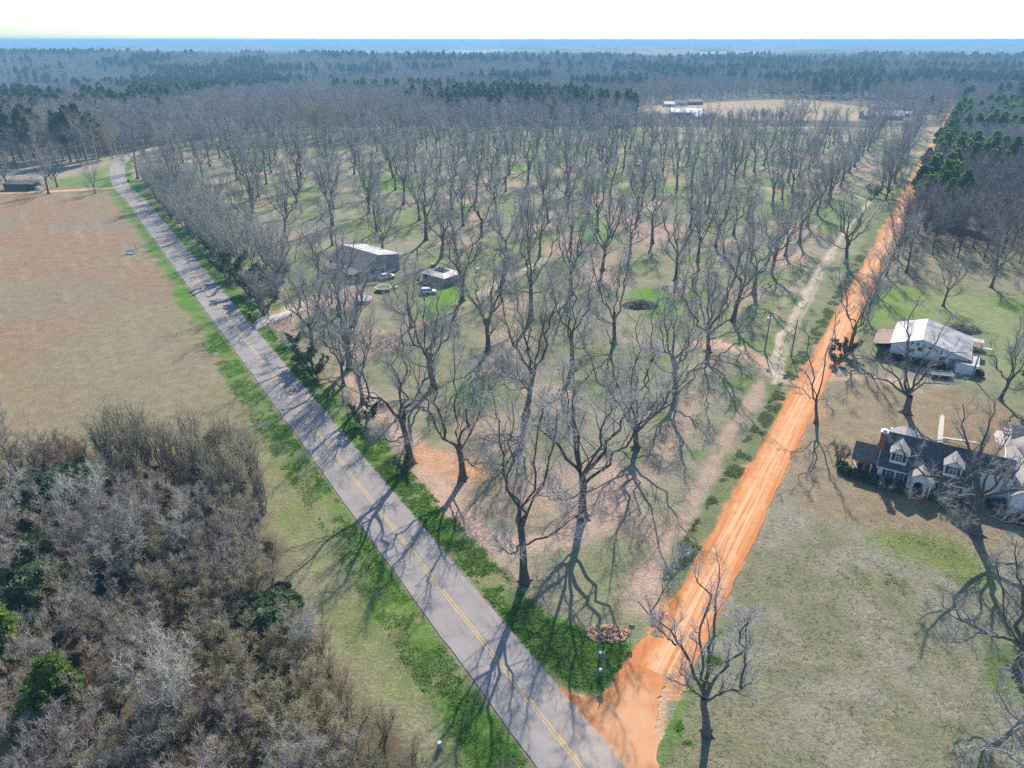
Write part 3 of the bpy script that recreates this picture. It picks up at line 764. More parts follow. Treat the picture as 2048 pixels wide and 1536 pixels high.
def shrub_mesh(name, seed, H=7.0, stems=6, spread=0.35, nb=7, nt=7, nf=6, tw=0.012, wood='bark_dark', twig='twig_mauve', leaves=0, leafmat='bud', leafsize=0.07):
    """many-stemmed thicket growth"""
    rng = np.random.default_rng(seed)
    sp = []
    for i in range(stems):
        az = i * 6.28 / stems + rng.normal() * 0.4; rr = rng.uniform(0.1, 0.5); h = H * rng.uniform(0.7, 1.0)
        x, y = math.cos(az), math.sin(az)
        sp.append(([(x * rr, y * rr, -0.15), (x * (rr + spread * h * 0.25), y * (rr + spread * h * 0.25), h * 0.45), (x * (rr + spread * h * 0.7), y * (rr + spread * h * 0.7), h * 0.97)], 0.05 + H * 0.008, 0.02))
    LP, LR = limb_paths(rng, sp, 8, 0.3)
    sc = H / 7.0
    BP, BR = sprout(rng, LP, LR, nb, 0.2, 1.0, 1.2 * sc, 2.6 * sc, 42, 0.5, 0.16, 5, 0.55, 0.018)
    SP, SR = sprout(rng, BP, BR, nt, 0.1, 1.0, 0.6 * sc, 1.4 * sc, 42, 0.3, 0.2, 4, 0.6, 0.012)
    FP, FR = sprout(rng, SP, SR, nf, 0.1, 1.0, 0.3, 0.75, 42, 0.2, 0.2, 3, 0.7, tw)
    v, f = tubes(LP, LR, 5)
    tm = np_mesh(name + '_trunk', v, f, True); tm.materials.append(M[wood])
    parts = [tubes(BP, BR, 3), tubes(SP, SR, 3), tubes(FP, FR, 3)]
    nw = sum(len(p[1]) for p in parts)
    if leaves:
        tips = FP.reshape(-1, 3); c = tips[rng.integers(0, len(tips), leaves)]
        parts.append(cards(rng, c, leafsize))
    v, f = merge(parts)
    cm = np_mesh(name + '_crown', v, f); cm.materials.append(M[twig]); cm.materials.append(M[leafmat])
    mi = np.zeros(len(f), np.int32); mi[nw:] = 1
    cm.polygons.foreach_set('material_index', mi)
    return tm, cm
def cards(rng, c, size, asp=1.0, dirs=None):
    n = len(c)
    a = unit(rng.normal(size=(n, 3))) if dirs is None else unit(dirs + rng.normal(size=(n, 3)) * 0.35)
    b = unit(np.cross(a, rng.normal(size=(n, 3))))
    s = (size * (0.6 + 0.8 * rng.random(n)))[:, None]
    v = np.stack([c - a * s * asp - b * s * .5, c + a * s * asp * .2 - b * s, c + a * s * asp + b * s * .15, c - a * s * asp * .1 + b * s], 1).reshape(-1, 3)
    f = (np.arange(n) * 4)[:, None] + np.arange(4)[None, :]
    return v, f
def pine_mesh(name, seed, H=19.0, crown0=0.45, width=3.6, whorls=9, per=6, sprays=16, ns=9, needle='needle', r=0.24, size=0.32):
    rng = np.random.default_rng(seed)
    TP = np.array([[[rng.normal() * 0.05 * i, rng.normal() * 0.05 * i, H * i / 7 - 0.3] for i in range(8)]]); TR = np.array([np.linspace(r * 1.2, 0.04, 8)])
    br = []
    for w in range(whorls):
        t = w / (whorls - 1); z = H * (crown0 + (0.985 - crown0) * t)
        env = width * (math.sin(math.pi * min(1, 0.25 + 0.80 * (t))) ** 0.7) * (1 - 0.55 * t)
        for k in range(per):
            az = rng.random() * 6.28; L = env * rng.uniform(0.55, 1.15) + 0.3
            br.append(([(0, 0, z), (math.cos(az) * L * .55, math.sin(az) * L * .55, z + L * .12), (math.cos(az) * L, math.sin(az) * L, z + L * rng.uniform(.15, .45))], 0.05, 0.02))
    LP, LR = limb_paths(rng, br, 5, 0.3)
    v, f = merge([tubes(TP, TR, 7), tubes(LP, LR, 4)])
    tm = np_mesh(name + '_trunk', v, f, True); tm.materials.append(M['bark_dark'])
    # needle tufts: clusters of thin blades round the outer branch
    t = 1 - rng.random((len(LP), sprays)) ** 1.6 * 0.75
    s = t * 4; i = np.minimum(s.astype(int), 3); fr = (s - i)[..., None]; rr = np.arange(len(LP))[:, None]
    c = LP[rr, i] * (1 - fr) + LP[rr, i + 1] * fr + rng.normal(size=t.shape + (3,)) * 0.32
    c = c.reshape(-1, 3)
    cc = np.repeat(c, ns, 0) + rng.normal(size=(len(c) * ns, 3)) * 0.20
    d = cc - np.repeat(c, ns, 0) + np.array([0, 0, 0.1])
    v, f = cards(rng, cc, size, 1.0, d)
    cm = np_mesh(name + '_crown', v, f); cm.materials.append(M[needle])
    return tm, cm
def leafy_mesh(name, seed, rx=1.6, rz=1.5, n=5200, size=0.16, leaf='leaf_dark', lobes=9, z0=None):
    """evergreen broadleaf shrub with uneven outline"""
    rng = np.random.default_rng(seed)
    ctr = unit(rng.normal(size=(lobes, 3))) * rng.uniform(0.3, 0.75, (lobes, 1)) * np.array([rx, rx, rz * 0.8])
    ctr[:, 2] += rz
    k = rng.integers(0, lobes, n); d = unit(rng.normal(size=(n, 3)))
    rad = rng.uniform(0.35, 0.62, lobes)[k] * rx * (1 - 0.45 * rng.random(n) ** 2)
    c = ctr[k] + d * rad[:, None]
    c[:, 2] = np.maximum(c[:, 2], 0.08)
    v, f = cards(rng, c, size)
    cm = np_mesh(name + '_crown', v, f); cm.materials.append(M[leaf])
    st = [([(0, 0, -0.1), (rng.normal() * .2, rng.normal() * .2, rz * .6), (rng.normal() * .5 * rx, rng.normal() * .5 * rx, rz * 1.4)], 0.07, 0.025) for _ in range(5)]
    LP, LR = limb_paths(rng, st, 5, 0.3)
    v, f = tubes(LP, LR, 5); tm = np_mesh(name + '_trunk', v, f, True); tm.materials.append(M['bark_dark'])
    return tm, cm

_protos = {}
def plant(kindname, pair, x, y, s, rz, label, cat, group=None, parts=True, names=('trunk', 'crown'), z=None, stretch=1.0):
    o = empty(kindname, (x, y, (tz(x, y) if z is None else z)), rz)
    o.scale = (s, s, s * stretch)
    tag(o, label, cat, group)
    link(names[0], pair[0], o); link(names[1], pair[1], o)
    return o

rnd = random.Random(11)
PECAN = [bare_tree_mesh('pecan%d' % i, 100 + i, H=h, trunk=t, r=r, limbs=l, spread=sp, low=lw, tw=0.0155, nb=10, nt=8, nf=6, wig=.2) for i, (h, t, r, l, sp, lw) in enumerate(
    [(25, 7.5, .46, 5, .5, 2), (27, 8.5, .48, 4, .40, 1), (24, 7.0, .46, 6, .55, 1), (27, 9.0, .44, 4, .35, 2), (23, 6.5, .42, 5, .55, 1), (25, 7.0, .48, 5, .56, 1), (25, 7.5, .46, 5, .42, 2), (22, 4.0, .38, 7, .65, 2), (26, 10.0, .42, 5, .3, 3), (21, 6.0, .36, 3, .5, 2)])]
# ---- the orchard: a 20.6 m square lattice along the dirt road
O0, AV, BV = np.array([9.6, 78.5]), np.array([10.3, 18.45]), np.array([-17.5, 10.6])
SEEN = {}
_B = """1166,1035 926,958 1272,897 1351,785 1416,704 1466,642 1507,589 1542,548 1571,512 1598,487
1050,833 1146,740 1228,688 977,703 1062,640 1142,590 924,602 1006,564 1205,541 1260,514 1351,561 1395,523 1431,494 822,656
570,476 573,437 665,491 738,427 754,463 791,380 807,409 849,365 709,349 830,345 765,501 852,480 883,515 870,390
924,376 952,404 985,396 1019,350 1058,339 1030,322 1087,411 1094,357 1131,347 1133,386 1172,370 1208,360 963,474 1012,500 1079,513 1133,513 1206,520 926,452
1305,487 1348,472 1381,454 1397,519 1432,491 1467,468 1545,413 1564,399 1584,386 1414,427 1315,435 1276,437 1427,355 1493,440 1452,337 1520,429"""
for tkn in _B.split():
    a, b = map(float, tkn.split(','))
    w = np.array(G(a, b)); q = np.linalg.solve(np.stack([AV, BV], 1), w - O0); ij = (int(round(q[0])), int(round(q[1])))
    if ij not in SEEN or np.hypot(*(q - ij)) < SEEN[ij][1]: SEEN[ij] = (w, np.hypot(*(q - ij)))
xs_ = [250, 500, 700, 860, 1000, 1200, 1300, 1450, 1600, 1720, 1850]; ys_ = [305, 292, 288, 276, 263, 256, 288, 292, 286, 270, 246]
bound = GL(list(zip(xs_, ys_)))
bX = np.array([p[0] for p in bound]); bY = np.array([p[1] for p in bound])
CLEAR = [(-42, 192, 14), (-46, 180, 8), (-18, 180, 10), (-27, 160, 6), (-36, 172, 8), (-24, 172, 7), (31, 163, 6)]
orch_pts = []
for i in range(-1, 34):
    for j in range(-1, 34):
        if (i, j) in ((-1, 0), (0, 2), (-1, 1), (-1, 2)): continue
        w = O0 + i * AV + j * BV
        if (i, j) in SEEN: w = SEEN[(i, j)][0]
        else: w = w + np.array([rnd.gauss(0, .9), rnd.gauss(0, .9)])
        x, y = w
        sp_, sd_ = float(side_paved(x, y)), float(side_dirt(x, y))
        if sp_ > -7.5 or sd_ > -6.5 or y > np.interp(x, bX, bY) - 6 or y < 50: continue
        if any(math.hypot(x - a, y - b) < r for a, b, r in CLEAR): continue
        if (i, j) not in SEEN and rnd.random() < 0.03: continue
        orch_pts.append((i, j, x, y))
print('orchard trees', len(orch_pts))
rowmin = {}
for i, j, x, y in orch_pts: rowmin[j] = min(rowmin.get(j, 99), i)
jmin = min(p[1] for p in orch_pts)
HERO_ORCH = {}
rows = {}
for i, j, x, y in orch_pts: rows.setdefault(j, []).append((i, x, y))
pecan_roots = []
for jn, j in enumerate(sorted(rows)):
    for n_, (i, x, y) in enumerate(sorted(rows[j])):
        v = (i * 5 + j * 3 + rnd.randrange(3)) % len(PECAN)
        lab = 'leafless pecan tree, %s along the %s orchard row in from the orange dirt road' % (ordn(n_ + 1), ordn(jn + 1))
        pecan_roots.append(plant('pecan_tree', PECAN[v], x, y, rnd.uniform(.82, 1.04) * (1.1 if y < 175 else 1.0), rnd.random() * 6.28, lab, 'tree', 'pecan trees in the orchard rows', stretch=rnd.uniform(.84, 1.12)))
# extra trees along the paved road edge of the orchard
EXTRA = [((1050, 1165), 'leafless upright tree nearest the corner where the two roads meet', 1.0, 3), ((822, 927), 'leafless tree with a low limb over the verge, beside the pink soil strip', .95, 1),
         ((699, 739), 'leafless tree on the bare soil left of the two trampolines', .95, 6), ((687, 772), 'slim leafless tree leaning by the paved road below the ditch bush', .7, 4),
         ((726, 807), 'slim leafless tree rising behind the round dark roadside bush', .7, 1), ((626, 700), 'leafless tree beside the paved drive behind the culvert', .8, 2),
         ((504, 400), 'leafless tree at the left edge of the orchard behind the grey roadside scrub', 1.0, 0), ((555, 560), 'ivy specked tree beside the house drive and the dark roadside scrub', .7, 4),
         ((600, 1000 - 385), 'small leafless tree at the mouth of the house drive', .5, 2), ((664, 606), 'leafless tree on bare soil before the porch of the brown shingled house', .62, 9), ((636, 560), 'leafless tree between the dark scrub and the brown shingled house', .6, 8)]
for (px, lab, s, v) in EXTRA:
    x, y = G(*px); plant('bare_tree', PECAN[v], x, y, s, rnd.random() * 6.28, lab, 'tree')

# ---- hero trees with limbs surveyed one by one
def hero(name, base, forkpx, limbs, seed, r, label, tw=0.013, H=14, nb=9, nt=8, nf=7, wood='bark', twig='twig'):
    bx, by = G(*base)
    B0 = np.array([bx, by, 0.0])
    fk = RAY(forkpx[0], forkpx[1], by) - B0
    rng = np.random.default_rng(seed)
    spec = []
    for pts, dy, r0 in limbs:
        P = [fk + np.array([0, 0, -0.3])] if pts[0] is None else []
        pp = [p for p in pts if p is not None]
        for n_, (px, py) in enumerate(pp):
            P.append(RAY(px, py, by + dy * (n_ + 1) / len(pp)) - B0)
        spec.append((P, r0, 0.04))
    pair = bare_tree_mesh(name, seed, H=H, trunk=fk[2], r=r, spec=spec, nb=nb, nt=nt, nf=nf, tw=tw, wood=wood, twig=twig, lean=fk[0] / max(fk[2], .1))
    return plant('bare_tree', pair, bx, by, 1, 0, label, 'tree', z=0)
hero('h1', (1414, 1466), (1413, 1396), [([None, (1385, 1330), (1340, 1265), (1300, 1222), (1284, 1200)], 2, .22), ([None, (1418, 1330), (1430, 1270), (1436, 1190), (1440, 1130)], 3, .22),
     ([None, (1435, 1345), (1475, 1300), (1495, 1260), (1500, 1225)], -2, .17), ([None, (1450, 1385), (1480, 1378), (1506, 1364)], 1, .19), ([(1480, 1376), (1490, 1330), (1494, 1275), (1497, 1230)], 1.5, .12),
     ([None, (1385, 1383), (1370, 1355), (1356, 1340)], 1, .13), ([(1352, 1290), (1325, 1265), (1306, 1250)], 0, .1), ([None, (1400, 1330), (1395, 1280), (1420, 1200), (1400, 1140)], -3, .15),
     ([(1300, 1225), (1340, 1160), (1375, 1110)], 3, .07)], 501, .34, 'leafless tree with snapped low limbs on the lawn beside the dirt road mouth', H=12)
hero('h2', (1948, 1066), (1961, 992), [([None, (1955, 950), (1935, 880), (1928, 850), (1925, 810)], 3, .28), ([None, (1958, 930), (1966, 880), (1985, 839), (1990, 800)], 1, .28), ([None, (1933, 966), (1908, 953), (1860, 985), (1820, 1000)], -4, .2),
     ([None, (1910, 992), (1880, 960), (1853, 941), (1815, 917), (1800, 890)], -2, .25), ([None, (2000, 960), (2030, 950), (2060, 905)], 2, .26), ([None, (2000, 985), (2045, 978), (2090, 960)], -2, .3),
     ([None, (1985, 925), (2010, 880), (2030, 860)], 3, .2), ([(1958, 1015), (1990, 1040), (2040, 1045), (2080, 1060)], -3, .16), ([(1958, 1012), (1940, 1030), (1925, 1045)], -4, .06)],
     502, .62, 'massive spreading leafless oak overhanging the white dormered farmhouse', H=15, nb=9, wood='bark')
hero('h3', (1813, 826), (1817, 790), [([None, (1790, 765), (1755, 762), (1735, 748), (1690, 747)], -1, .24), ([None, (1800, 755), (1776, 738), (1740, 715), (1700, 706)], 2, .22), ([None, (1816, 740), (1822, 690), (1824, 631), (1840, 590)], 1, .26),
     ([None, (1835, 745), (1860, 700), (1885, 660), (1899, 640)], 2, .2), ([None, (1850, 745), (1890, 716), (1938, 704)], 0, .24), ([None, (1845, 765), (1880, 768), (1921, 765)], -2, .17), ([None, (1815, 750), (1812, 700), (1810, 640)], 4, .16)],
     503, .56, 'broad leafless tree with long sideways limbs before the pecan shed', H=13, nb=8)
hero('h4', (1632, 846), (1632, 800), [([None, (1626, 760), (1617, 700), (1612, 640)], 2, .14), ([None, (1600, 775), (1575, 772)], 0, .09), ([None, (1640, 760), (1652, 710), (1672, 670), (1668, 620)], 0, .13), ([None, (1618, 750), (1590, 720), (1550, 700)], -2, .1), ([None, (1650, 795), (1670, 830)], -2, .06)],
     504, .26, 'slim forked leafless tree standing close beside the orange dirt road', H=11, nb=6)
hero('h5', (2030, 1345), (2045, 1290), [([None, (2000, 1272), (1960, 1265), (1925, 1240), (1880, 1200)], 0, .22), ([None, (2040, 1230), (2036, 1170), (2030, 1090)], 2, .25), ([(1962, 1264), (1930, 1285), (1885, 1282)], -1, .1), ([None, (2070, 1240), (2090, 1160)], 0, .25), ([None, (2010, 1235), (2000, 1170), (1990, 1120)], 3, .12)],
     505, .5, 'leafless tree with a long drooping limb at the right end of the front lawn', H=14)
hero('h6', (2075, 1600), (2070, 1530), [([None, (2040, 1470), (2010, 1400), (1990, 1360)], 0, .2), ([None, (2060, 1440), (2050, 1370), (2040, 1320)], 2, .2), ([None, (1990, 1500), (1920, 1495)], 0, .12), ([None, (2085, 1440), (2100, 1380)], 1, .15)],
     506, .4, 'pale twigged leafless tree in the lower right corner of the lawn', H=12, twig='twig_grey', wood='bark_pale')
for (px, lab, s, v) in [((2000, 800), 'leafless tree with a thick dark trunk left of the rear outbuilding', .62, 2), ((2048, 750), 'leafless tree behind the utility pole right of the pecan shed', .6, 5),
                     ((1700, 700), 'big many limbed leafless tree between the dirt road and the pecan shed', .78, 5), ((1886, 612), 'leafless forked tree on the bright green lawn behind the pecan shed', .55, 0),
                     ((1982, 575), 'leafless tree at the woodland edge above the rear pasture', .7, 6), ((1813, 545), 'leafless tree standing in front of the dark woodland edge', .6, 3),
                     ((2075, 640), 'leafless tree at the right end of the green back lawn', .8, 1),
                     ((1752, 588), 'leafless tree right beside the dirt road, just above the big one by the shed', .6, 4), ((1772, 552), 'slender leafless tree by the dirt road at the woodland corner', .62, 3), ((1735, 640), 'small leafless tree between the dirt road and the lawn behind the shed', .5, 2), ((1795, 520), 'leafless tree rooted at the very corner of the woodland by the dirt road', .62, 6)]:
    x, y = G(*px); plant('bare_tree', PECAN[v], x, y, s, rnd.random() * 6.28, lab, 'tree')
for (px, lab, s, v) in [((97, 388), 'leafless tree beside the orange farm drive, right of the green shed', .8, 5), ((115, 374), 'leafless tree just behind the tree by the green shed', .7, 2), ((191, 387), 'small leafless tree where the farm drive meets the paved road', .55, 4),
                     ((17, 377), 'leafless tree left of the green shed across the field', .7, 0), ((-2, 391), 'leafless tree cut by the left frame edge on the farm drive', .6, 4), ((1760, 385), 'leafless tree at the sandy track bend beside the dirt road', .75, 3), ((1782, 352), 'dense leafless tree leaning over the dirt road at the orchard end', 1.0, 5)]:
    x, y = G(*px); plant('bare_tree', PECAN[v], x, y, s, rnd.random() * 6.28, lab, 'tree')
# ------------------------------------------------------------------ thicket, lower left
SH = {
 'grey': [shrub_mesh('grey%d' % i, 200 + i, H=6.5, stems=5, spread=.35, twig='twig_grey', nf=7) for i in range(2)],
 'mauve': [shrub_mesh('mauve%d' % i, 210 + i, H=6.5, stems=6, spread=.35, twig='twig_mauve', nf=7) for i in range(2)],
 'brown': [shrub_mesh('brown%d' % i, 220 + i, H=5.5, stems=6, spread=.4, twig='twig_brown', nf=6) for i in range(1)],
 'tan': [shrub_mesh('tan%d' % i, 230 + i, H=6.0, stems=6, spread=.42, twig='twig_tan', leaves=2600, leafsize=.05, nf=6) for i in range(2)],
 'upright': [shrub_mesh('upright%d' % i, 240 + i, H=8.5, stems=9, spread=.12, twig='twig_tan', wood='bark', nb=7, nt=5, nf=4, leaves=500, leafsize=.05) for i in range(2)],
}
DARKB = [shrub_mesh('darkbrush%d' % i, 260 + i, H=3.6, stems=9, spread=.95, twig='twig_grey', wood='bark_dark', nb=7, nt=6, nf=5, leaves=3200, leafmat='leaf_dark', leafsize=.11) for i in range(2)]
LEAFY = [leafy_mesh('leafy%d' % i, 300 + i) for i in range(2)]
OLIVE = [leafy_mesh('olive0', 310, leaf='leaf_olive')]
CONE = [pine_mesh('youngpine%d' % i, 320 + i, H=7.5, crown0=.2, width=2.3, whorls=8, per=6, sprays=12, ns=9, needle='needle_bright', r=.1, size=.17) for i in range(1)]
tdir = np.array([-0.5367, 0.8438]); ndir = np.array([-0.8438, -0.5367])     # along the paved road / away from it to the left
T0 = np.array([paved_x(45), 45.0])
th_rows = {}
rt_ = random.Random(5)
for a in range(-14, 40):
    for b in range(0, 40):
        s_off = 10.0 + b * 2.9 + rt_.gauss(0, .55); t_ = a * 2.9 + rt_.gauss(0, .55)
        p = T0 + tdir * t_ + ndir * s_off
        x, y = float(p[0]), float(p[1])
        if y < 33 or x < -0.79 * y - 24: continue
        if not inside(np.array(x), np.array(y), THICKET): continue
        th_rows.setdefault(b, []).append((a, x, y))
n_th = 0
EVER = [(G(110, 1010), 5), (G(60, 1150), 4.5), (G(215, 1100), 4.5), (G(40, 1235), 4), (G(420, 905), 3.0), (G(560, 1250), 3.0)]
for bn, b in enumerate(sorted(th_rows)):
    L = sorted(th_rows[b], key=lambda q: q[2])
    for an, (a, x, y) in enumerate(L):
        nz_ = float(fbm(x, y, 11, 2, 61)); n2 = float(fbm(x, y, 7, 2, 63)); u = rt_.random()
        edge = -float(sdist(np.array(x), np.array(y), THICKET))
        dark = any(math.hypot(x - e[0][0], y - e[0][1]) < e[1] for e in EVER)
        near_top = y > 78 and edge < 7 and x > -62
        if dark and u < .75: kd, pair, s = 'dark evergreen', rt_.choice(LEAFY), rt_.uniform(1.4, 2.0)
        elif near_top and u < .8: kd, pair, s = 'upright straw coloured', rt_.choice(SH['upright']), rt_.uniform(.85, 1.3)
        elif (y < 62 and b < 6 and u < .8) or u < .18: kd, pair, s = 'tan budding', rt_.choice(SH['tan']), rt_.uniform(.75, 1.05)
        elif .18 <= u < .26: kd, pair, s = 'olive leafed', OLIVE[0], rt_.uniform(.5, .9)
        elif nz_ < .45: kd, pair, s = 'grey', rt_.choice(SH['grey']), rt_.uniform(.6, 1.3)
        elif nz_ < .60: kd, pair, s = 'mauve', rt_.choice(SH['mauve']), rt_.uniform(.55, 1.25)
        elif n2 < .5: kd, pair, s = 'brown', rt_.choice(SH['brown']), rt_.uniform(.7, 1.05)
        else: kd, pair, s = 'mauve', rt_.choice(SH['mauve']), rt_.uniform(.8, 1.15)
        if edge < 3 and not near_top: s *= .7
        lab = '%s thicket shrub, %s back from the verge, %s toward the brown field' % (kd, ordn(bn + 1), ordn(an + 1))
        nm = 'evergreen_shrub' if kd in ('dark evergreen', 'olive leafed') else 'thicket_shrub'
        plant(nm, pair, x, y, s, rt_.random() * 6.28, lab, 'shrub', 'shrubs of the roadside thicket', names=('stems', 'crown')); n_th += 1
print('thicket', n_th)
for (px, H_, lab) in [((140, 1470), 1.15, 'bright green young pine in the thicket above the frame corner'), ((10, 1350), 1.2, 'bright green young pine cut by the left frame edge')]:
    x, y = G(*px); plant('pine_tree', CONE[0], x, y, H_, 1.0, lab, 'tree')
PALE = bare_tree_mesh('pale', 410, H=11, trunk=3.5, r=.16, limbs=5, spread=.45, low=1, nb=8, nt=7, nf=7, tw=.012, wood='bark_pale', twig='twig_grey')
for (px, s, lab) in [((378, 1475), 1.15, 'tall pale grey barked tree rising from the middle of the thicket'), ((600, 1600), .75, 'pale branched tree among tan scrub at the bottom of the thicket'), ((270, 1120), .8, 'pale grey leaning tree beside the dark evergreens of the thicket'),
                     ((20, 930), .9, 'tall bare tree at the left frame edge on the field margin'), ((620, 1330), .7, 'grey bare tree on the thicket edge facing the verge')]:
    x, y = G(*px); plant('bare_tree', PALE, x, y, s, rt_.random() * 6.28, lab, 'tree')

# ------------------------------------------------------------------ roadside scrub right of the paved road
k = 0
scr = []
for t_ in np.arange(128, 330, 6.5):
    for so in ((-8.5, -13.5, -19.5) if t_ > 150 else (-9,)):
        if rt_.random() < .2 or t_ < 150 and so < -9: continue
        p = T0 + tdir * (t_ + rt_.gauss(0, 1.2)) + ndir * (so + rt_.gauss(0, 1))
        scr.append((float(p[0]), float(p[1]), so))
SCRUB = [shrub_mesh('scrub%d' % i, 250 + i, H=12.5, stems=6, spread=.5, twig='twig_grey', nb=9, nf=6, tw=.017) for i in range(2)]
scr.sort(key=lambda q: q[1])
for n_, (x, y, so) in enumerate(scr):
    if y > 335 or min(math.hypot(x - a, y - b) for a, b in GL([(500, 588), (462, 560), (548, 580), (520, 600), (480, 575)])) < 9: continue
    lab = 'grey leafless scrub tree, %s of the belt right of the paved road' % ordn(n_ + 1)
    plant('scrub_tree', SCRUB[n_ % 2], x, y, rt_.uniform(.75, 1.15), rt_.random() * 6.28, lab, 'tree', 'scrub trees along the paved road', names=('stems', 'crown'))
for (px, s, kd, lab) in [((500, 588), 1.9, 0, 'large dark evergreen bush in the scrub just before the house drive'), ((462, 560), 1.8, 1, 'dark evergreen bush left of the largest one before the house drive'), ((548, 580), 1.7, 1, 'dark evergreen bush right of the largest one by the house drive'),
                         ((425, 505), 1.4, 0, 'small dark evergreen bush beneath the grey scrub trees'), ((610, 735), 1.15, 0, 'rounded dark bush over the ditch right of the paved road'), ((632, 755), 1.0, 1, 'dark bush touching the rounded one over the ditch'),
                         ((590, 690), .7, 0, 'low dark bush along the drive culvert'), ((728, 850), 1.05, 0, 'round dark roadside bush beneath a slim leafless tree'), ((808, 945), .6, 1, 'low dark bush at the foot of the low limbed tree'),
                         ((1690, 712), .95, 0, 'dark brushy bush between the dirt road and the shed lawn'), ((1672, 728), .7, 1, 'small dark bush beside the dark sign on the dirt road'),
                         ((1745, 395), 1.2, 1, 'dark bush at the bend of the sandy track'), ((520, 610), .6, 0, 'leafy green weed bush beside the orange lidded bin')]:
    x, y = G(*px); plant('evergreen_shrub', DARKB[kd], x, y, s, rt_.random() * 6.28, lab, 'shrub', names=('stems', 'crown'))

# ------------------------------------------------------------------ woodland to the right
FT = [bare_tree_mesh('woods%d' % i, 600 + i, H=15, trunk=5, r=.17, limbs=5, spread=.35, low=0, nb=7, nt=7, nf=6, tw=.018, twig='twig_forest', wood='bark_dark', k0=6) for i in range(3)]
PN = [pine_mesh('pine%d' % i, 620 + i, H=18, crown0=.5, width=3.6) for i in range(3)]
wd = {}
front = lambda x, y: y + 0.15 * (x - 130)
rw = random.Random(21)
for a in range(0, 95):
    for b in range(0, 34):
        t_ = 175 + a * 6.6 + rw.gauss(0, 1.3); s_ = 6.5 + b * 6.6 + rw.gauss(0, 1.3)
        x = dirt_x(45) + 0.517 * t_ + 0.856 * s_; y = 45 + 0.856 * t_ - 0.517 * s_
        if front(x, y) < 203 + 5 * math.sin(x * .21) or x > 0.79 * y + 26 or y > 620: continue
        if y > 505 and inside(np.array(x), np.array(y), far_field): continue
        wd.setdefault(b, []).append((a, x, y))
lst = []
for bn, b in enumerate(sorted(wd)):
    for an, (a, x, y) in enumerate(sorted(wd[b], key=lambda q: q[2])):
        v = float(fbm(x, y, 45, 3, 91)) + float(fbm(x, y, 9, 2, 93)) * .25
        edge_road = side_dirt(x, y) < 30
        pine = (v + rw.uniform(-.14, .14) > (.76 if y < 290 else .70)) and y > 250 or (front(x, y) > 226 and v > .80) or (abs(side_dirt(x, y) - 10) < 7 and 250 < y < 300 and rw.random() < .75)
        lst.append((y, bn, an, x, pine))
lst.sort()
print('woods', len(lst), 'pines', sum(1 for q in lst if q[4]))
nb_, np__ = 0, 0
rest_w = []
for y, bn, an, x, pine in lst:
    pos = '%s back from the dirt road, %s from the pasture end' % (ordn(bn + 1), ordn(an + 1))
    if pine:
        np__ += 1
        if np__ > 290: rest_w.append((x, y, 1)); continue
        plant('pine_tree', PN[(bn + an) % 3], x, y, rw.uniform(.75, 1.1), rw.random() * 6.28, 'green woodland pine, ' + pos, 'tree', 'pines in the woodland right of the dirt road')
    else:
        nb_ += 1
        if nb_ > 290: rest_w.append((x, y, 0)); continue
        plant('woodland_tree', FT[(bn * 2 + an) % 3], x, y, rw.uniform(.8, 1.15), rw.random() * 6.28, 'bare woodland tree, ' + pos, 'tree', 'bare trees in the woodland right of the dirt road')

# ------------------------------------------------------------------ far woods: one uncountable mass, scattered over the hills
def cheap_bare(seed, mname, hue):
    rng = np.random.default_rng(seed)
    TP = np.array([[(0, 0, -0.5), (.1, 0, 6), (0.2, .1, 13)]], float); TR = np.array([[.28, .2, .05]])
    LP, LR = sprout(rng, TP, TR, 9, .35, 1.0, 5, 8.5, 38, .5, .12, 4, .6, .06)
    BP, BR = sprout(rng, LP, LR, 9, .15, 1.0, 2.0, 3.6, 45, .4, .2, 3, .6, .035)
    SP, SR = sprout(rng, BP, BR, 7, .1, 1.0, .9, 1.8, 45, .3, .2, 2, .8, .030)
    v, f = merge([tubes(TP, TR, 5), tubes(LP, LR, 3), tubes(BP, BR, 3), tubes(SP, SR, 3)])
    me = np_mesh(mname, v, f); me.materials.append(hue); return me
def cheap_pine(seed, mname, hue):
    rng = np.random.default_rng(seed)
    TP = np.array([[(0, 0, -0.5), (.1, 0, 8), (0.1, .1, 18)]], float); TR = np.array([[.28, .2, .05]])
    n = 620; t = rng.random(n)
    z = 8 + t * 11; r = 3.3 * np.sin(np.pi * (.12 + .84 * t)) ** .6 * (.3 + .7 * rng.random(n)) * (0.75 + 0.25 * np.sin(z * 2.1 + seed))
    a = rng.random(n) * 6.28
    c = np.stack([np.cos(a) * r, np.sin(a) * r, z], 1)
    v, f = merge([tubes(TP, TR, 5), cards(rng, c, .75)])
    me = np_mesh(mname, v, f); me.materials.append(hue); return me
M['far_twig'] = mat('far_twig', (0.31, 0.295, 0.29), (0.45, 0.43, 0.425), 0.1, 0.95)
M['far_twig_warm'] = mat('far_twig_warm', (0.34, 0.30, 0.24), (0.45, 0.405, 0.335), 0.1, 0.95)
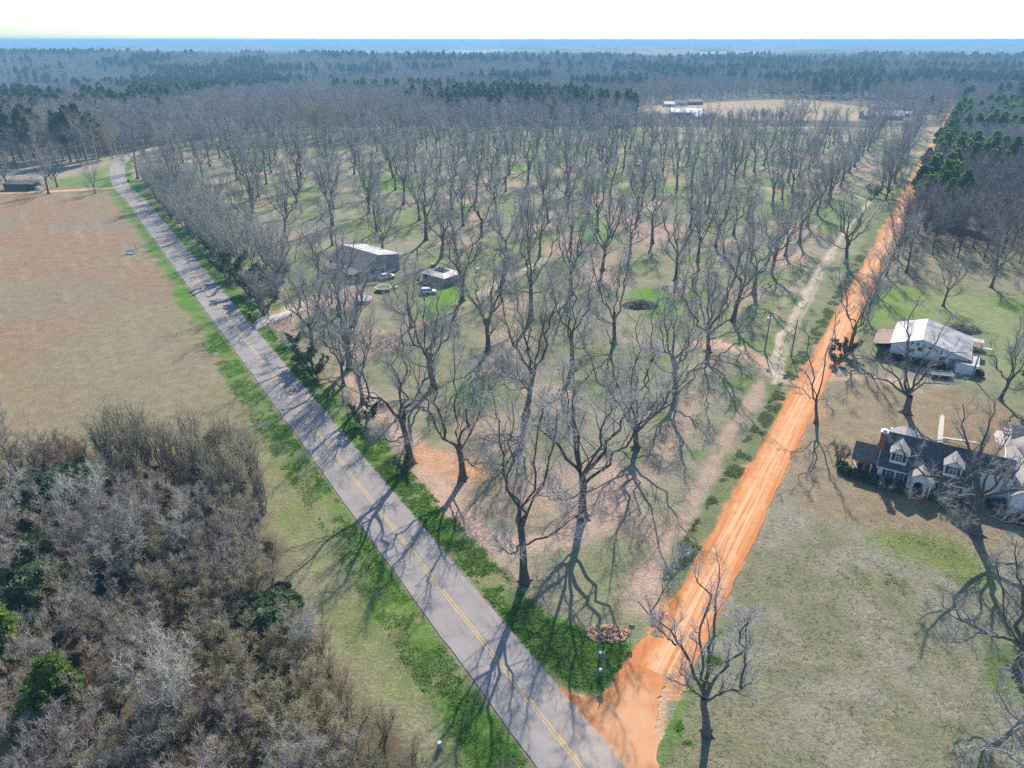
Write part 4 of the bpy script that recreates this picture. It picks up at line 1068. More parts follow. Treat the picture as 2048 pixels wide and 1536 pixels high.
def scatter(name, protos, pts, label_kind='stuff'):
    """geometry-node scatter: pts rows are x, y, z, scale, turn, pick"""
    coll = bpy.data.collections.new(name + '_kinds')
    for n_, me in enumerate(protos): coll.objects.link(bpy.data.objects.new('%s_kind_%d' % (name, n_), me))
    pts = np.asarray(pts, np.float32)
    me = bpy.data.meshes.new(name); me.vertices.add(len(pts)); me.vertices.foreach_set('co', pts[:, :3].ravel())
    for nm, c in (('size', 3), ('turn', 4)):
        at = me.attributes.new(nm, 'FLOAT', 'POINT'); at.data.foreach_set('value', pts[:, c].copy())
    at = me.attributes.new('pick', 'INT', 'POINT'); at.data.foreach_set('value', pts[:, 5].astype(np.int32))
    o = bpy.data.objects.new(name, me); COL.objects.link(o)
    ng = bpy.data.node_groups.new(name, 'GeometryNodeTree')
    ng.interface.new_socket('Geometry', in_out='INPUT', socket_type='NodeSocketGeometry')
    ng.interface.new_socket('Geometry', in_out='OUTPUT', socket_type='NodeSocketGeometry')
    N = ng.nodes; L = ng.links
    gi = N.new('NodeGroupInput'); go = N.new('NodeGroupOutput')
    ip = N.new('GeometryNodeInstanceOnPoints'); ci = N.new('GeometryNodeCollectionInfo')
    ci.inputs['Collection'].default_value = coll; ci.inputs['Separate Children'].default_value = True; ci.inputs['Reset Children'].default_value = True
    ip.inputs['Pick Instance'].default_value = True
    def attr(nm, t):
        a = N.new('GeometryNodeInputNamedAttribute'); a.data_type = t; a.inputs['Name'].default_value = nm; return a.outputs['Attribute']
    cb = N.new('ShaderNodeCombineXYZ'); L.new(attr('turn', 'FLOAT'), cb.inputs[2])
    L.new(gi.outputs[0], ip.inputs['Points']); L.new(ci.outputs[0], ip.inputs['Instance'])
    L.new(attr('pick', 'INT'), ip.inputs['Instance Index']); L.new(cb.outputs[0], ip.inputs['Rotation']); L.new(attr('size', 'FLOAT'), ip.inputs['Scale'])
    L.new(ip.outputs[0], go.inputs[0])
    md = o.modifiers.new('scatter', 'NODES'); md.node_group = ng
    tag(o, kind='stuff')
    return o
M['far_needle'] = mat('far_needle', (0.085, 0.125, 0.06), (0.15, 0.195, 0.095), 0.1, 0.9, transl=.3)
KINDS_FAR = [cheap_bare(1, 'far_bare_a', M['far_twig']), cheap_bare(2, 'far_bare_b', M['far_twig']), cheap_bare(3, 'far_bare_warm', M['far_twig_warm']), cheap_pine(4, 'far_pine_a', M['far_needle']), cheap_pine(5, 'far_pine_b', M['far_needle'])]
rng = np.random.default_rng(77)
def scatter_pts(r0, r1, sp0, growth):
    out = []
    y = r0
    while y < r1:
        st = sp0 + (y - r0) * growth
        xs = np.arange(-0.80 * y - 60, 0.80 * y + 60, st)
        xs = xs + rng.normal(size=len(xs)) * st * .3; ysj = y + rng.normal(size=len(xs)) * st * .35
        out.append(np.stack([xs, ysj, np.full(len(xs), st)], 1)); y += st
    return np.concatenate(out)
P0 = scatter_pts(335, 2300, 7.0, 0.0062)
x, y, st = P0.T
sp = side_paved(x, y); sdn = side_dirt(x, y)
bnd = np.interp(x, bX, bY)
keep = ((sp > 5) & (y > 352 + 0.18 * np.clip(x + 330, 0, 200)) & (x < 0)) | ((y > bnd + 4) & (np.abs(sp) > 7))
keep &= ~((sdn > -5) & (y < 622))
keep &= ~inside(x, y, far_field)
keep &= ~((np.abs(sdn) < 6) & (y < 790))
home = GL([(1655, 246), (1670, 222), (1800, 222), (1870, 232), (1860, 246)])
keep &= ~inside(x, y, home)
openf = GL([(1262, 292), (1275, 205), (1500, 186), (1720, 196), (1870, 228), (1850, 255), (1700, 285)])
keep &= ~inside(x, y, openf)
keep &= ~inside(x, y, GL([(1335, 235), (1335, 222), (1425, 222), (1425, 236)]))
for pg, c in FAR_FIELDS: keep &= ~inside(x, y, GL(pg))
x, y, st = x[keep], y[keep], st[keep]
v = fbm(x, y, 130, 3, 121) + (rng.random(len(x)) - .5) * .26
greenhill = inside(x, y, GL([(255, 190), (330, 150), (520, 140), (560, 165), (480, 195), (420, 205), (300, 232)]))
pine = ((v > .635) & (y > 520)) | (v > .72) | (greenhill & (rng.random(len(x)) < .6)) | ((y > 600) & (x > .35 * y) & (x < .8 * y) & (v > .625))
warm = (~pine) & (fbm(x, y, 60, 2, 131) > .60)
warm |= (~pine) & (y < 430) & (x < -160) & (rng.random(len(x)) < .5)
pick = np.where(pine, 3 + (rng.random(len(x)) < .5), np.where(warm, 2, (rng.random(len(x)) < .5).astype(int)))
size = (0.75 + 0.45 * rng.random(len(x))) * np.where(y < 520, 1.3, 1.1) * np.where(pine, 1.0, 1.0) * np.clip(st / 11, 1, 1.5)
pts = np.stack([x, y, terrain(x, y), size, rng.random(len(x)) * 6.28, pick], 1)
print('far trees', len(pts))
ex = [(a, b, tz(a, b), 1.0, (a * 7) % 6.28, 3 if p_ else 0) for a, b, p_ in rest_w]
if ex: pts = np.concatenate([pts, np.array(ex)])
scatter('distant_woods', KINDS_FAR, pts)
# hedge of scrub closing the orchard
# ---- beyond: the canopy itself as rolling ground cover
def canopy():
    ys = []; y = 1400.0
    while y < 15500: ys.append(y); y *= 1.0075
    ys = np.array(ys); nu = 420; u = np.linspace(-1, 1, nu)
    X = u[None, :] * (ys[:, None] * .85 + 100); Y = np.repeat(ys[:, None], nu, 1)
    z = terrain(X, Y) + 7 + (rng.random(X.shape) ** 2) * 11 - 8 * sstep(2300, 1400, Y) + (fbm(X, Y, 160, 3, 8) - .5) * 16
    for pg, c in FAR_FIELDS:
        m = sstep(30, -5, sdist(X, Y, GL(pg))); z = z * (1 - m) + (terrain(X, Y) - 2) * m
    nr, nc = X.shape
    i = np.arange(nr - 1)[:, None] * nc + np.arange(nc - 1)[None, :]
    f = np.stack([i, i + 1, i + nc + 1, i + nc], -1).reshape(-1, 4)
    me = np_mesh('distant_canopy', np.stack([X, Y, z], -1).reshape(-1, 3), f)
    m = mat('canopy_cover', (0.25, 0.215, 0.185), (0.05, 0.095, 0.04), 0.0020, 1.0, 6.0, 0.05, detail=10, lo=.47, hi=.55)
    o = link('distant_canopy', me, None, m); tag(o, kind='stuff')
canopy()

# ------------------------------------------------------------------ weeds and rank grass on the verges
def weeds(name, count, where, seed, h, m, size=.16):
    rg = np.random.default_rng(seed)
    pts = where(rg, count)
    k = 7
    c = np.repeat(pts, k, 0) + np.concatenate([rg.normal(size=(len(pts) * k, 2)) * .13, np.zeros((len(pts) * k, 1))], 1)
    n = len(c); a = rg.random(n) * 6.28; hh = h * (.4 + .9 * rg.random(n)); w = size * (.5 + rg.random(n)) * .35
    dx, dy = np.cos(a) * w, np.sin(a) * w; lx, ly = rg.normal(size=n) * hh * 1.1, rg.normal(size=n) * hh * 1.1
    z0 = 0.0
    v = np.stack([np.stack([c[:, 0] - dx, c[:, 1] - dy, np.full(n, z0)], 1), np.stack([c[:, 0] + dx, c[:, 1] + dy, np.full(n, z0)], 1),
                  np.stack([c[:, 0] + lx + dx * .8, c[:, 1] + ly + dy * .8, hh], 1), np.stack([c[:, 0] + lx * 1.3 - dx * .6, c[:, 1] + ly * 1.3 - dy * .6, hh * .92], 1)], 1).reshape(-1, 3)
    f = (np.arange(n) * 4)[:, None] + np.arange(4)[None, :]
    o = link(name, np_mesh(name, v, f), None, m); tag(o, kind='stuff'); return o
def along_paved(s0, s1, t0, t1, clump):
    def w(rg, n):
        t_ = t0 + (t1 - t0) * rg.random(n * 3); s_ = s0 + (s1 - s0) * rg.random(n * 3)
        p = T0[None] + tdir[None] * t_[:, None] + ndir[None] * s_[:, None]
        ok = fbm(p[:, 0], p[:, 1], 2.2, 3, 41) > clump
        ok &= ~((side_dirt(p[:, 0], p[:, 1]) > -5.5) & (side_paved(p[:, 0], p[:, 1]) < 0))
        p = p[ok][:n]; return np.concatenate([p, np.zeros((len(p), 1))], 1)
    return w
weeds('verge_weeds', 2600, along_paved(3.9, 8.2, -6, 120, .47), 1, .14, M['weed'], .10)
weeds('verge_weeds', 2600, along_paved(-7.8, -3.8, 8, 60, .42), 2, .17, M['weed'], .11)
weeds('verge_weeds', 2600, along_paved(-6.2, -3.8, 60, 150, .52), 3, .15, M['weed'], .11)
corner_poly = GL([(1085, 1235), (1165, 1258), (1205, 1266), (1255, 1290), (1240, 1335), (1205, 1380), (1150, 1372), (1110, 1340)])
def in_corner(rg, n):
    p = np.stack([rg.uniform(0, 16, n * 6), rg.uniform(48, 64, n * 6)], 1)
    p = p[inside(p[:, 0], p[:, 1], corner_poly)][:n]; return np.concatenate([p, np.zeros((len(p), 1))], 1)
weeds('corner_weeds', 800, in_corner, 4, .15, M['weed'], .12)
def along_dirt(s0, s1, t0, t1, clump):
    def w(rg, n):
        t_ = rg.uniform(t0, t1, n * 3); s_ = rg.uniform(s0, s1, n * 3)
        p = np.stack([dirt_x(45) + .517 * t_ + .856 * s_, 45 + .856 * t_ - .517 * s_], 1)
        p = p[fbm(p[:, 0], p[:, 1], 2.5, 3, 43) > clump][:n]; return np.concatenate([p, np.zeros((len(p), 1))], 1)
    return w
weeds('verge_weeds', 4200, along_dirt(-5.2, -3.0, 22, 190, .52), 5, .13, mat('verge_mixed', (0.16, 0.24, 0.07), (0.28, 0.26, 0.15), .5, .9, transl=.45))
weeds('verge_weeds', 900, along_dirt(3.4, 5.0, 2, 14, .45), 6, .12, M['weed'], .1)
def wool(rg, n):
    p = np.stack([rg.uniform(12, 90, n * 2), rg.uniform(36, 78, n * 2)], 1)
    p = p[(side_dirt(p[:, 0], p[:, 1]) > 3.4) & (p[:, 0] < .8 * p[:, 1] + 22)][:n]; return np.concatenate([p, np.zeros((len(p), 1))], 1)
weeds('lawn_tussocks', 5000, wool, 7, .04, mat('dry_tussock', (0.30, 0.275, 0.19), (0.21, 0.20, 0.12), .35, .95, transl=.4), .13)
# daffodil-like clumps on the front lawn: each a small thing too small to count apart
def daff(rg, n):
    cs = [(1855, 1090, 72, 7, 30), (1700, 1158, 34, 9, 4), (1792, 1165, 22, 9, 6)]
    out = []
    for cx, cy, w, h, sl in cs:
        for _ in range(n // 3):
            out.append((*G(cx + (q_ := rg.uniform(-1, 1)) * w, cy + q_ * sl + rg.normal() * h), 0))
    return np.array(out)
weeds('lawn_bulb_leaves', 120, daff, 8, .13, M['weed'], .08)
hd = []
for n_ in range(150):
    a_ = rng.random(); q_ = G(1262 + 300 * a_, 262 - 18 * rng.random() - 8 * a_)
    hd.append((q_[0], q_[1], tz(*q_), rng.uniform(.35, .6), rng.random() * 6.28, rng.integers(0, 3)))
scatter('field_hedgerow', KINDS_FAR, hd)
fd_ = [(1372, 262), (1420, 258), (1465, 266), (1530, 262), (1560, 246), (1575, 232), (1590, 225), (1605, 240), (1632, 236), (1655, 262), (1690, 258), (1718, 238), (1740, 250), (1780, 252), (1810, 246), (1835, 240), (1852, 236), (1600, 262), (1500, 250)]
for n_, q in enumerate(fd_):
    x, y = G(*q); plant('bare_tree', PECAN[n_ % 7], x, y, .62 + .2 * ((n_ * 7) % 5) / 5, n_ * 1.3, 'bare tree before the far tan field, %s counted from its left end' % ordn(n_ + 1), 'tree', 'bare trees before the far field')
# ------------------------------------------------------------------ buildings
def gable_roof(u0, u1, v0, v1, ze, zr, th=.18, oh=.35, ohg=.3, vr=None):
    """ridge along u; v0 < v1 ; returns MB"""
    m = MB(); vr = (v0 + v1) / 2 if vr is None else vr
    for a in (v0, v1):
        d = a - vr; sl = (zr - ze) / abs(d); e = a + math.copysign(oh, d); z = ze - sl * oh
        m.slab([(u0 - ohg, vr, zr + .08), (u1 + ohg, vr, zr + .08), (u1 + ohg, e, z + .08), (u0 - ohg, e, z + .08)], th)
    return m
def window(parent, x, y, z, w, h, axis='y', out=-1, cols=2, rows=3, frame='white', name='window'):
    """pane facing -local y by default, with frame and glazing bars"""
    f = MB(); t = .06; yo = out
    def bx(m, a0, a1, z0, z1, d0, d1):
        d0, d1 = sorted((d0 * out, d1 * out))
        if axis == 'y': m.box(x + a0, x + a1, y + d0, y + d1, z + z0, z + z1)
        else: m.box(x + d0, x + d1, y + a0, y + a1, z + z0, z + z1)
    bx(f, -w / 2 - t, -w / 2, -t, h + t, 0.0, .07); bx(f, w / 2, w / 2 + t, -t, h + t, 0.0, .07); bx(f, -w / 2, w / 2, h, h + t, 0.0, .07); bx(f, -w / 2, w / 2, -t, 0, 0.0, .09)
    for i in range(1, cols): bx(f, -w / 2 + w * i / cols - .02, -w / 2 + w * i / cols + .02, 0, h, .03, .06)
    for i in range(1, rows): bx(f, -w / 2, w / 2, h * i / rows - .018, h * i / rows + .018, .03, .056)
    fo = f.build(name, M[frame], parent)
    g = MB(); bx(g, -w / 2, w / 2, 0, h, .004, .028); g.build('pane', M['glass'], fo)
    return fo
# ---- farmhouse
A0 = math.atan2(-0.50592, 0.86258)
fh = empty('farmhouse', (55.2, 91.0, 0), A0)
tag(fh, 'white dormered farmhouse with dark shingle roof and navy shutters on the right lawn', 'house')
w = MB()
FV = -3.9                                                    # front wall in local y (towards the road camera side)
w.prism([(0, FV, 0), (0, FV, 2.8), (0, 0, 6.15), (0, 3.9, 2.8), (0, 3.9, 0)], (11.2, 0, 0))
w.prism([(11.2, -1.8, .3), (11.2, -1.8, 4.55), (11.2, 0, 6.1), (11.2, 3.9, 2.8), (11.2, 3.9, .3)], (5.0, 0, 0))
w.prism([(16.2, -4.1, 0), (16.2, -4.1, 3.1), (19.6, -4.1, 5.9), (23, -4.1, 3.1), (23, -4.1, 0)], (0, 16.0, 0))
w.build('wall', M['siding'], fh)
br = MB(); br.box(11.22, 16.18, -1.86, -1.8, 0, .45).box(16.24, 22.9, -4.17, -4.1, 0, .42); br.build('foundation', M['brick'], fh)
rf = MB()
sl = 3.35 / 3.9
for (ua, ub, ye, ze) in ((-.25, 11.5, FV - .45, 2.8 - .45 * sl), (11.5, 16.0, -2.1, 4.35)):
    rf.slab([(ua, 0, 6.3), (ub, 0, 6.3), (ub, ye, ze + .15), (ua, ye, ze + .15)], .16)
rf.slab([(-.25, 0.002, 6.3), (16.0, 0.002, 6.3), (16.0, 4.35, 2.8 - .45 * sl + .15), (-.25, 4.35, 2.8 - .45 * sl + .15)], .16)
main_roof = rf.build('roof', M['shingle'], fh)
rf = MB()
s2 = 2.8 / 3.4
rf.slab([(19.6, -4.4, 6.05), (19.6, 12.2, 6.05), (15.85, 12.2, 6.05 - 3.75 * s2), (15.85, -4.4, 6.05 - 3.75 * s2)], .16)
rf.slab([(19.602, -4.4, 6.05), (19.602, 12.2, 6.05), (23.4, 12.2, 6.05 - 3.75 * s2), (23.4, -4.4, 6.05 - 3.75 * s2)], .16)
rf.build('roof', M['shingle_tan'], fh)
tr = MB()
tr.box(-.25, 11.5, FV - .50, FV - .44, 2.36, 2.56)                     # eave fascia
tr.prism([(-.33, FV - .5, 2.42), (-.33, FV - .5, 2.6), (-.33, 0, 6.34), (-.33, 0, 6.14)], (.07, 0, 0))
for u in (0, 11.2): tr.box(u - .07, u + .07, FV - .06, FV, 0, 2.5)
tr.box(15.75, 15.84, -4.45, 12.2, 2.75, 2.95); tr.box(11.3, 16.0, -2.2, -2.1, 4.12, 4.34)
tr.build('trim', M['white'], fh)
# chimney
ch = MB(); ch.box(-.75, .0, -2.35, -1.55, 0, 7.0); co = ch.build('chimney', M['brick'], fh)
c2 = MB(); c2.box(-.9, .12, -2.48, -1.42, 7.0, 7.18); c2.box(-.62, -.12, -2.2, -1.7, 7.18, 7.45); c2.build('chimney_cap', M['white'], co)
# dormers
for u0 in (1.1, 7.85):
    d = MB(); u1 = u0 + 2.15; um = (u0 + u1) / 2
    d.prism([(u0, -3.55, 3.0), (u1, -3.55, 3.0), (u1, -3.55, 4.95), (um, -3.55, 5.75), (u0, -3.55, 4.95)], (0, 3.0, 0))
    do = d.build('dormer', M['siding'], fh)
    r2 = MB()
    for sg in (-1, 1):
        e = um + sg * 1.3
        r2.slab([(um + sg * .001, -3.85, 5.93), (um + sg * .001, -.1, 5.93), (e, -.8, 4.92), (e, -3.85, 4.92)], .12)
    r2.build('dormer_roof', M['shingle_tan'], do)
    window(do, um, -3.55, 3.72, .82, 1.1)
    sh = MB(); sh.box(um - .92, um - .5, -3.60, -3.55, 3.68, 4.86).box(um + .5, um + .92, -3.60, -3.55, 3.68, 4.86); sh.build('shutter', M['shutter'], do)
# ground floor windows and shutters
for (ua, ub) in ((1.15, 3.35), (7.9, 10.1)):
    um = (ua + ub) / 2
    window(fh, um - .62, FV, .75, 1.0, 1.5); window(fh, um + .62, FV, .75, 1.0, 1.5)
    for q in (um - 1.62, um + 1.24):
        s_ = MB(); s_.box(q, q + .38, FV - .05, FV, .7, 2.3); s_.build('shutter', M['shutter'], fh)
window(fh, 18.2, -4.1, 1.0, .9, 1.3); window(fh, 19.4, -4.1, 1.0, .9, 1.3); window(fh, 12.1, -1.8, 3.4, .7, .9, rows=2)
mt = MB(); mt.box(15.55, 15.9, -2.05, -1.8, .75, 1.25); mt.build('meter_box', M['steel'], fh)
# portico with arched doorway
po = empty('portico', (0, 0, 0)); po.parent = fh
p_ = MB()
for sg in (-1, 1):
    p_.slab([(5.35 + sg * .001, -6.0, 3.95), (5.35 + sg * .001, -3.0, 3.95), (5.35 + sg * 1.65, -3.0, 2.72), (5.35 + sg * 1.65, -6.0, 2.72)], .12)
p_.build('portico_roof', M['shingle_tan'], po)
g_ = MB()
arch = [(4.72, 0.02), (4.72, 1.75)] + [(5.35 - .63 * math.cos(a), 1.75 + .6 * math.sin(a)) for a in np.linspace(.15, math.pi - .15, 9)] + [(5.98, 1.75), (5.98, 0.02)]
outer = [(3.95, 2.6), (5.35, 3.72), (6.75, 2.6), (6.3, 2.6), (6.3, 0.02)]
g_.prism([(u, -5.6, z) for u, z in ([(4.4, .02), (4.4, 2.6), (3.95, 2.62), (5.35, 3.72), (6.75, 2.62), (6.3, 2.6), (6.3, .02)] + arch[::-1])], (0, .16, 0))
g_.build('gable_front', M['white'], po)
cl = MB()
for (a, b) in ((4.48, -5.8), (6.22, -5.8), (6.72, -5.7), (3.98, -5.7)): cl.box(a - .09, a + .09, b - .09, b + .09, 0.2, 2.6)
cl.build('columns', M['white'], po)
dk = MB(); dk.box(4.85, 5.85, FV - .05, FV, .15, 2.3); dk.build('front_door', M['dark'], po)
st = MB(); st.box(4.1, 6.6, -6.0, FV, 0.02, .2); st.box(4.5, 6.2, -6.4, -6.0, 0.02, .12); st.build('step', M['brick'], po)
# side porch
sp_o = empty('side_porch', (0, 0, 0)); sp_o.parent = fh
r3 = MB()
r3.slab([(-3.75, -1.4, 4.3), (-.8, -1.4, 4.3), (-.8, -3.95, 2.62), (-3.75, -3.95, 2.62)], .14)
r3.slab([(-3.75, -1.398, 4.3), (-.8, -1.398, 4.3), (-.8, 1.3, 2.62), (-3.75, 1.3, 2.62)], .14)
r3.slab([(-.8, -2.5, 3.58), (0, -2.5, 3.58), (0, -3.95, 2.62), (-.8, -3.95, 2.62)], .14)
r3.build('porch_roof', M['shingle'], sp_o)
fl = MB(); fl.box(-3.6, -.02, -3.75, 1.0, 0, .2); fl.build('porch_floor', M['porch_tan'], sp_o)
pw = MB(); pw.box(-3.6, -.02, .9, 1.0, .2, 2.5); pw.prism([(-3.6, -3.7, 2.6), (-3.6, -1.4, 4.1), (-3.6, 1.0, 2.6)], (.1, 0, 0)); pw.build('porch_wall', M['porch_tan'], sp_o)
for (a, b) in ((-3.5, -3.65), (-3.5, -2.4), (-3.5, -.9), (-1.0, -3.65), (-2.9, -3.66)):
    c_ = MB(); c_.box(a - .08, a + .08, b - .08, b + .08, .2, 2.62); c_.build('porch_post', M['white'], sp_o)
be = MB(); be.box(-3.65, -.05, -3.78, -3.6, 2.44, 2.62).box(-3.68, -3.52, -3.6, 1.0, 2.44, 2.62); be.build('porch_beam', M['white'], sp_o)
# rear sunroom with hipped roof
sr = MB(); sr.box(.5, 4.5, 3.9, 9.9, 0, 2.3); sr.build('sunroom_wall', M['siding'], fh)
hr = MB(); ap = (2.5, 8.2, 4.0); ap2 = (2.5, 4.0, 4.0)
cs = [(.2, 4.0, 2.3), (.2, 8.9, 2.3), (1.2, 10.3, 2.3), (3.8, 10.3, 2.3), (4.8, 8.9, 2.3), (4.8, 4.0, 2.3)]
hr.poly([ap2, ap, cs[1], cs[0]]); hr.poly([ap, cs[2], cs[1]]); hr.poly([ap, cs[3], cs[2]]); hr.poly([ap, cs[4], cs[3]]); hr.poly([ap2, cs[5], cs[4], ap]); hr.poly(cs)
hr.build('sunroom_roof', M['shingle_tan'], fh)
# flag on the portico, porch furniture
def world_of(o, p):
    a = A0; return (o[0] + p[0] * math.cos(a) - p[1] * math.sin(a), o[1] + p[0] * math.sin(a) + p[1] * math.cos(a), p[2])
H0 = (55.2, 91.0)
fg = empty('flag', world_of(H0, (4.35, -5.75, 1.9)), A0); tag(fg, 'small striped national flag hanging from the white portico post', 'flag')
q = MB(); q.tube([(0, 0, -.1), (-.35, -.7, .55)], .02, 5); q.build('flagpole', M['wood'], fg)
q = MB()
for i in range(7):
    q.m = i % 2; q.poly([(-.33 + .0, -.66, .5 - i * .13), (-.33 + .55, -.5, .38 - i * .13), (-.33 + .55, -.5, .25 - i * .13), (-.33, -.66, .37 - i * .13)])
q.m = 2; q.poly([(-.335, -.672, .5), (-.1, -.605, .45), (-.1, -.605, .02), (-.335, -.672, .06)])
q.build('flag_cloth', [M['red'], M['white'], M['blue']], fg)
for k, (a, b, c, lab) in enumerate(((-2.4, -2.6, 'navy', 'dark padded chair on the farmhouse side porch'), (-1.3, -2.5, 'wood', 'wooden chair nearer the house wall on the side porch'))):
    ce = empty('porch_chair', world_of(H0, (a, b, .2)), A0 + .4 * k); tag(ce, lab, 'chair')
    q = MB(); q.box(-.35, .35, -.3, .3, .35, .47); q.build('seat', M[c], ce)
    q = MB(); q.box(-.35, .35, .25, .35, .47, 1.0); q.build('backrest', M[c], ce)
    for sx in (-.3, .3):
        for sy in (-.25, .25): q = MB(); q.box(sx - .03, sx + .03, sy - .03, sy + .03, 0, .35); q.build('leg', M['black'], ce)
# foundation shrubs
HB = [leafy_mesh('hedge%d' % i, 340 + i, rx=1.0, rz=.75, n=3000, size=.12, leaf='leaf_dark') for i in range(2)]
HT = [shrub_mesh('lowtwig', 345, H=1.5, stems=8, spread=.9, twig='twig_grey', nb=6, nt=6, nf=5, tw=.010)]
k = 0
for u, v in [(-4.6, -3.6), (-3.8, -4.6), (-2.7, -4.7), (-1.6, -4.8), (-.5, -4.9), (.6, -4.9), (1.7, -5.0), (2.8, -5.1), (3.6, -5.3), (7.2, -5.2), (8.3, -5.1), (9.4, -5.1), (10.5, -5.0), (11.6, -4.0), (12.8, -3.2), (14.0, -3.1), (15.2, -3.3), (16.4, -5.2), (18.0, -5.4), (19.8, -5.4)]:
    p = world_of(H0, (u, v, 0)); k += 1
    plant('foundation_shrub', HB[k % 2], p[0], p[1], rw.uniform(.75, 1.0), rw.random() * 6, 'dark foundation shrub before the white farmhouse, %s from its porch end' % ordn(k), 'shrub', 'foundation shrubs along the farmhouse', names=('stems', 'crown'), z=0)
k = 0
for u, v in [(1.6, -6.1), (8.6, -6.3), (12.2, -5.2), (15.5, -5.4)]:
    p = world_of(H0, (u, v, 0)); k += 1
    plant('bare_shrub', HT[0], p[0], p[1], rw.uniform(.9, 1.3), rw.random() * 6, 'bare twiggy shrub outside the farmhouse hedge, %s from the porch end' % ordn(k), 'shrub', 'bare twiggy shrubs outside the hedge', names=('stems', 'crown'), z=0)
p = world_of(H0, (-5.2, -1.0, 0)); 
BRN = shrub_mesh('brownbush', 347, H=2.2, stems=8, spread=.6, twig='twig_brown', nb=6, nt=6, nf=5)
plant('bare_shrub', BRN, p[0], p[1], 1.0, 0, 'reddish brown bare bush at the outer end of the farmhouse porch', 'shrub', names=('stems', 'crown'), z=0)
p = world_of(H0, (-1.4, 1.9, 0)); plant('bare_shrub', BRN, p[0], p[1], .8, 2, 'brown bare bush behind the farmhouse chimney', 'shrub', names=('stems', 'crown'), z=0)
# ---- rear outbuilding and patio
ob = empty('outbuilding', world_of(H0, (17.2, 20.0, 0)), A0); tag(ob, 'slate roofed outbuilding at the right edge behind the farmhouse', 'building')
q = MB(); q.prism([(0, -4.5, 0), (0, -4.5, 2.6), (0, -2.2, 3.4), (0, 0, 2.6), (0, 0, 0)], (9, 0, 0)); q.build('wall', M['siding'], ob)
q = gable_roof(0, 9, -4.5, 0, 2.6, 3.5, ohg=.35); q.build('roof', M['shingle'], ob)
q = MB(); q.box(-.05, 0, -3.3, -2.3, 0.05, 2.1); q.build('door', M['wood'], ob)
pt = sheet('patio', [world_of(H0, p)[:2] for p in ((15.6, 22.3, 0), (18.6, 22.5, 0), (18.3, 19.5, 0), (18.1, 17.2, 0), (16.5, 16.4, 0), (15.5, 17.6, 0), (15.2, 20, 0))], .06, M['concrete'])
rc = empty('patio_table', world_of(H0, (17.0, 22.0, 0)), A0); tag(rc, 'red framed patio table with pale top by the outbuilding', 'table')
q = MB(); q.box(-.6, .6, -.5, .5, .62, .7); q.build('tabletop', M['red'], rc)
q = MB(); q.box(-.42, .42, -.32, .32, .702, .715); q.build('table_inset', M['white'], rc)
for sx in (-.5, .5):
    for sy in (-.4, .4): q = MB(); q.box(sx - .04, sx + .04, sy - .04, sy + .04, 0, .62); q.build('leg', M['red'], rc)

# ---- pecan shed
P1 = np.array([81.0, 130.0]); ang = R(90 - 31.6)                # ridge direction
fd = np.array([math.cos(ang), math.sin(ang)])                   # along the ridge, away
sd_ = np.array([math.sin(ang), -math.cos(ang)])                 # to the right
SA = math.atan2(sd_[1], sd_[0])
sh = empty('pecan_shed', (P1[0], P1[1], 0), SA); tag(sh, 'white block pecan shed with weathered tin roof and black lettering', 'shed')
# local x to the right, local y away along the ridge
q = MB()
q.prism([(-5.2, 0, 0), (-5.2, 0, 3.0), (0, 0, 4.7), (8.4, 0, 2.5), (8.4, 0, 0)], (0, 13.0, 0)); q.build('wall', M['block'], sh)
q = MB()
q.slab([(0, -.5, 4.95), (0, 13.4, 4.95), (-5.5, 13.4, 3.12), (-5.5, -.5, 3.12)], .09)
q.build('roof', M['tin'], sh)
q = MB()
q.slab([(.002, -.5, 4.95), (.002, 13.4, 4.95), (8.9, 13.4, 2.56), (8.9, -.5, 2.56)], .09); q.build('roof', M['tin'], sh)
q = MB(); q.slab([(-5.5, -.6, 3.06), (-5.5, 8.6, 3.06), (-8.6, 8.6, 2.45), (-8.6, -.6, 2.45)], .08); lo_ = q.build('lean_to_roof', M['tin_rust'], sh)
q = MB(); q.prism([(-8.65, -.62, 2.36), (-8.65, -.62, 2.5), (-5.5, -.62, 3.12), (-5.5, -.62, 2.98)], (0, .03, 0)); q.build('lean_to_fascia', M['tin_white'], sh)
for y_ in (-.3, 2.6, 5.5, 8.3): q = MB(); q.box(-8.4, -8.25, y_ - .07, y_ + .07, 0, 2.38); q.build('lean_to_post', M['white'], sh)
q = MB(); q.box(-8.2, -5.22, 6.0, 6.1, 0, 2.5); q.build('lean_to_wall', M['wood'], sh)
q = MB(); q.box(6.6, 9.9, -1.6, 3.4, 0, 1.95); q.build('annex_wall', M['block'], sh)
q = MB(); q.slab([(6.3, -1.9, 2.2), (10.3, -1.9, 2.02), (10.3, 3.8, 2.02), (6.3, 3.8, 2.2)], .08); q.build('annex_roof', M['tin'], sh)
q = MB(); q.slab([(8.9, 8.0, 2.6), (10.6, 8.0, 2.25), (10.6, 11.2, 2.25), (8.9, 11.2, 2.6)], .08); q.build('rear_lean_to', M['tin_rust'], sh)
window(sh, -1.4, 0, 1.75, .9, .8, cols=2, rows=2, frame='wood'); window(sh, .0, 0, 2.45, .75, .65, cols=2, rows=2, frame='wood'); window(sh, 4.1, 0, .95, .95, 1.15, cols=1, rows=3, frame='white')
q = MB(); q.box(5.3, 6.3, -.06, 0, .05, 2.05); q.build('door', M['tan_wall'], sh)
q = MB(); q.box(-8.2, -5.3, 5.4, 5.95, .02, 1.2); q.build('dark_store', M['dark'], sh)
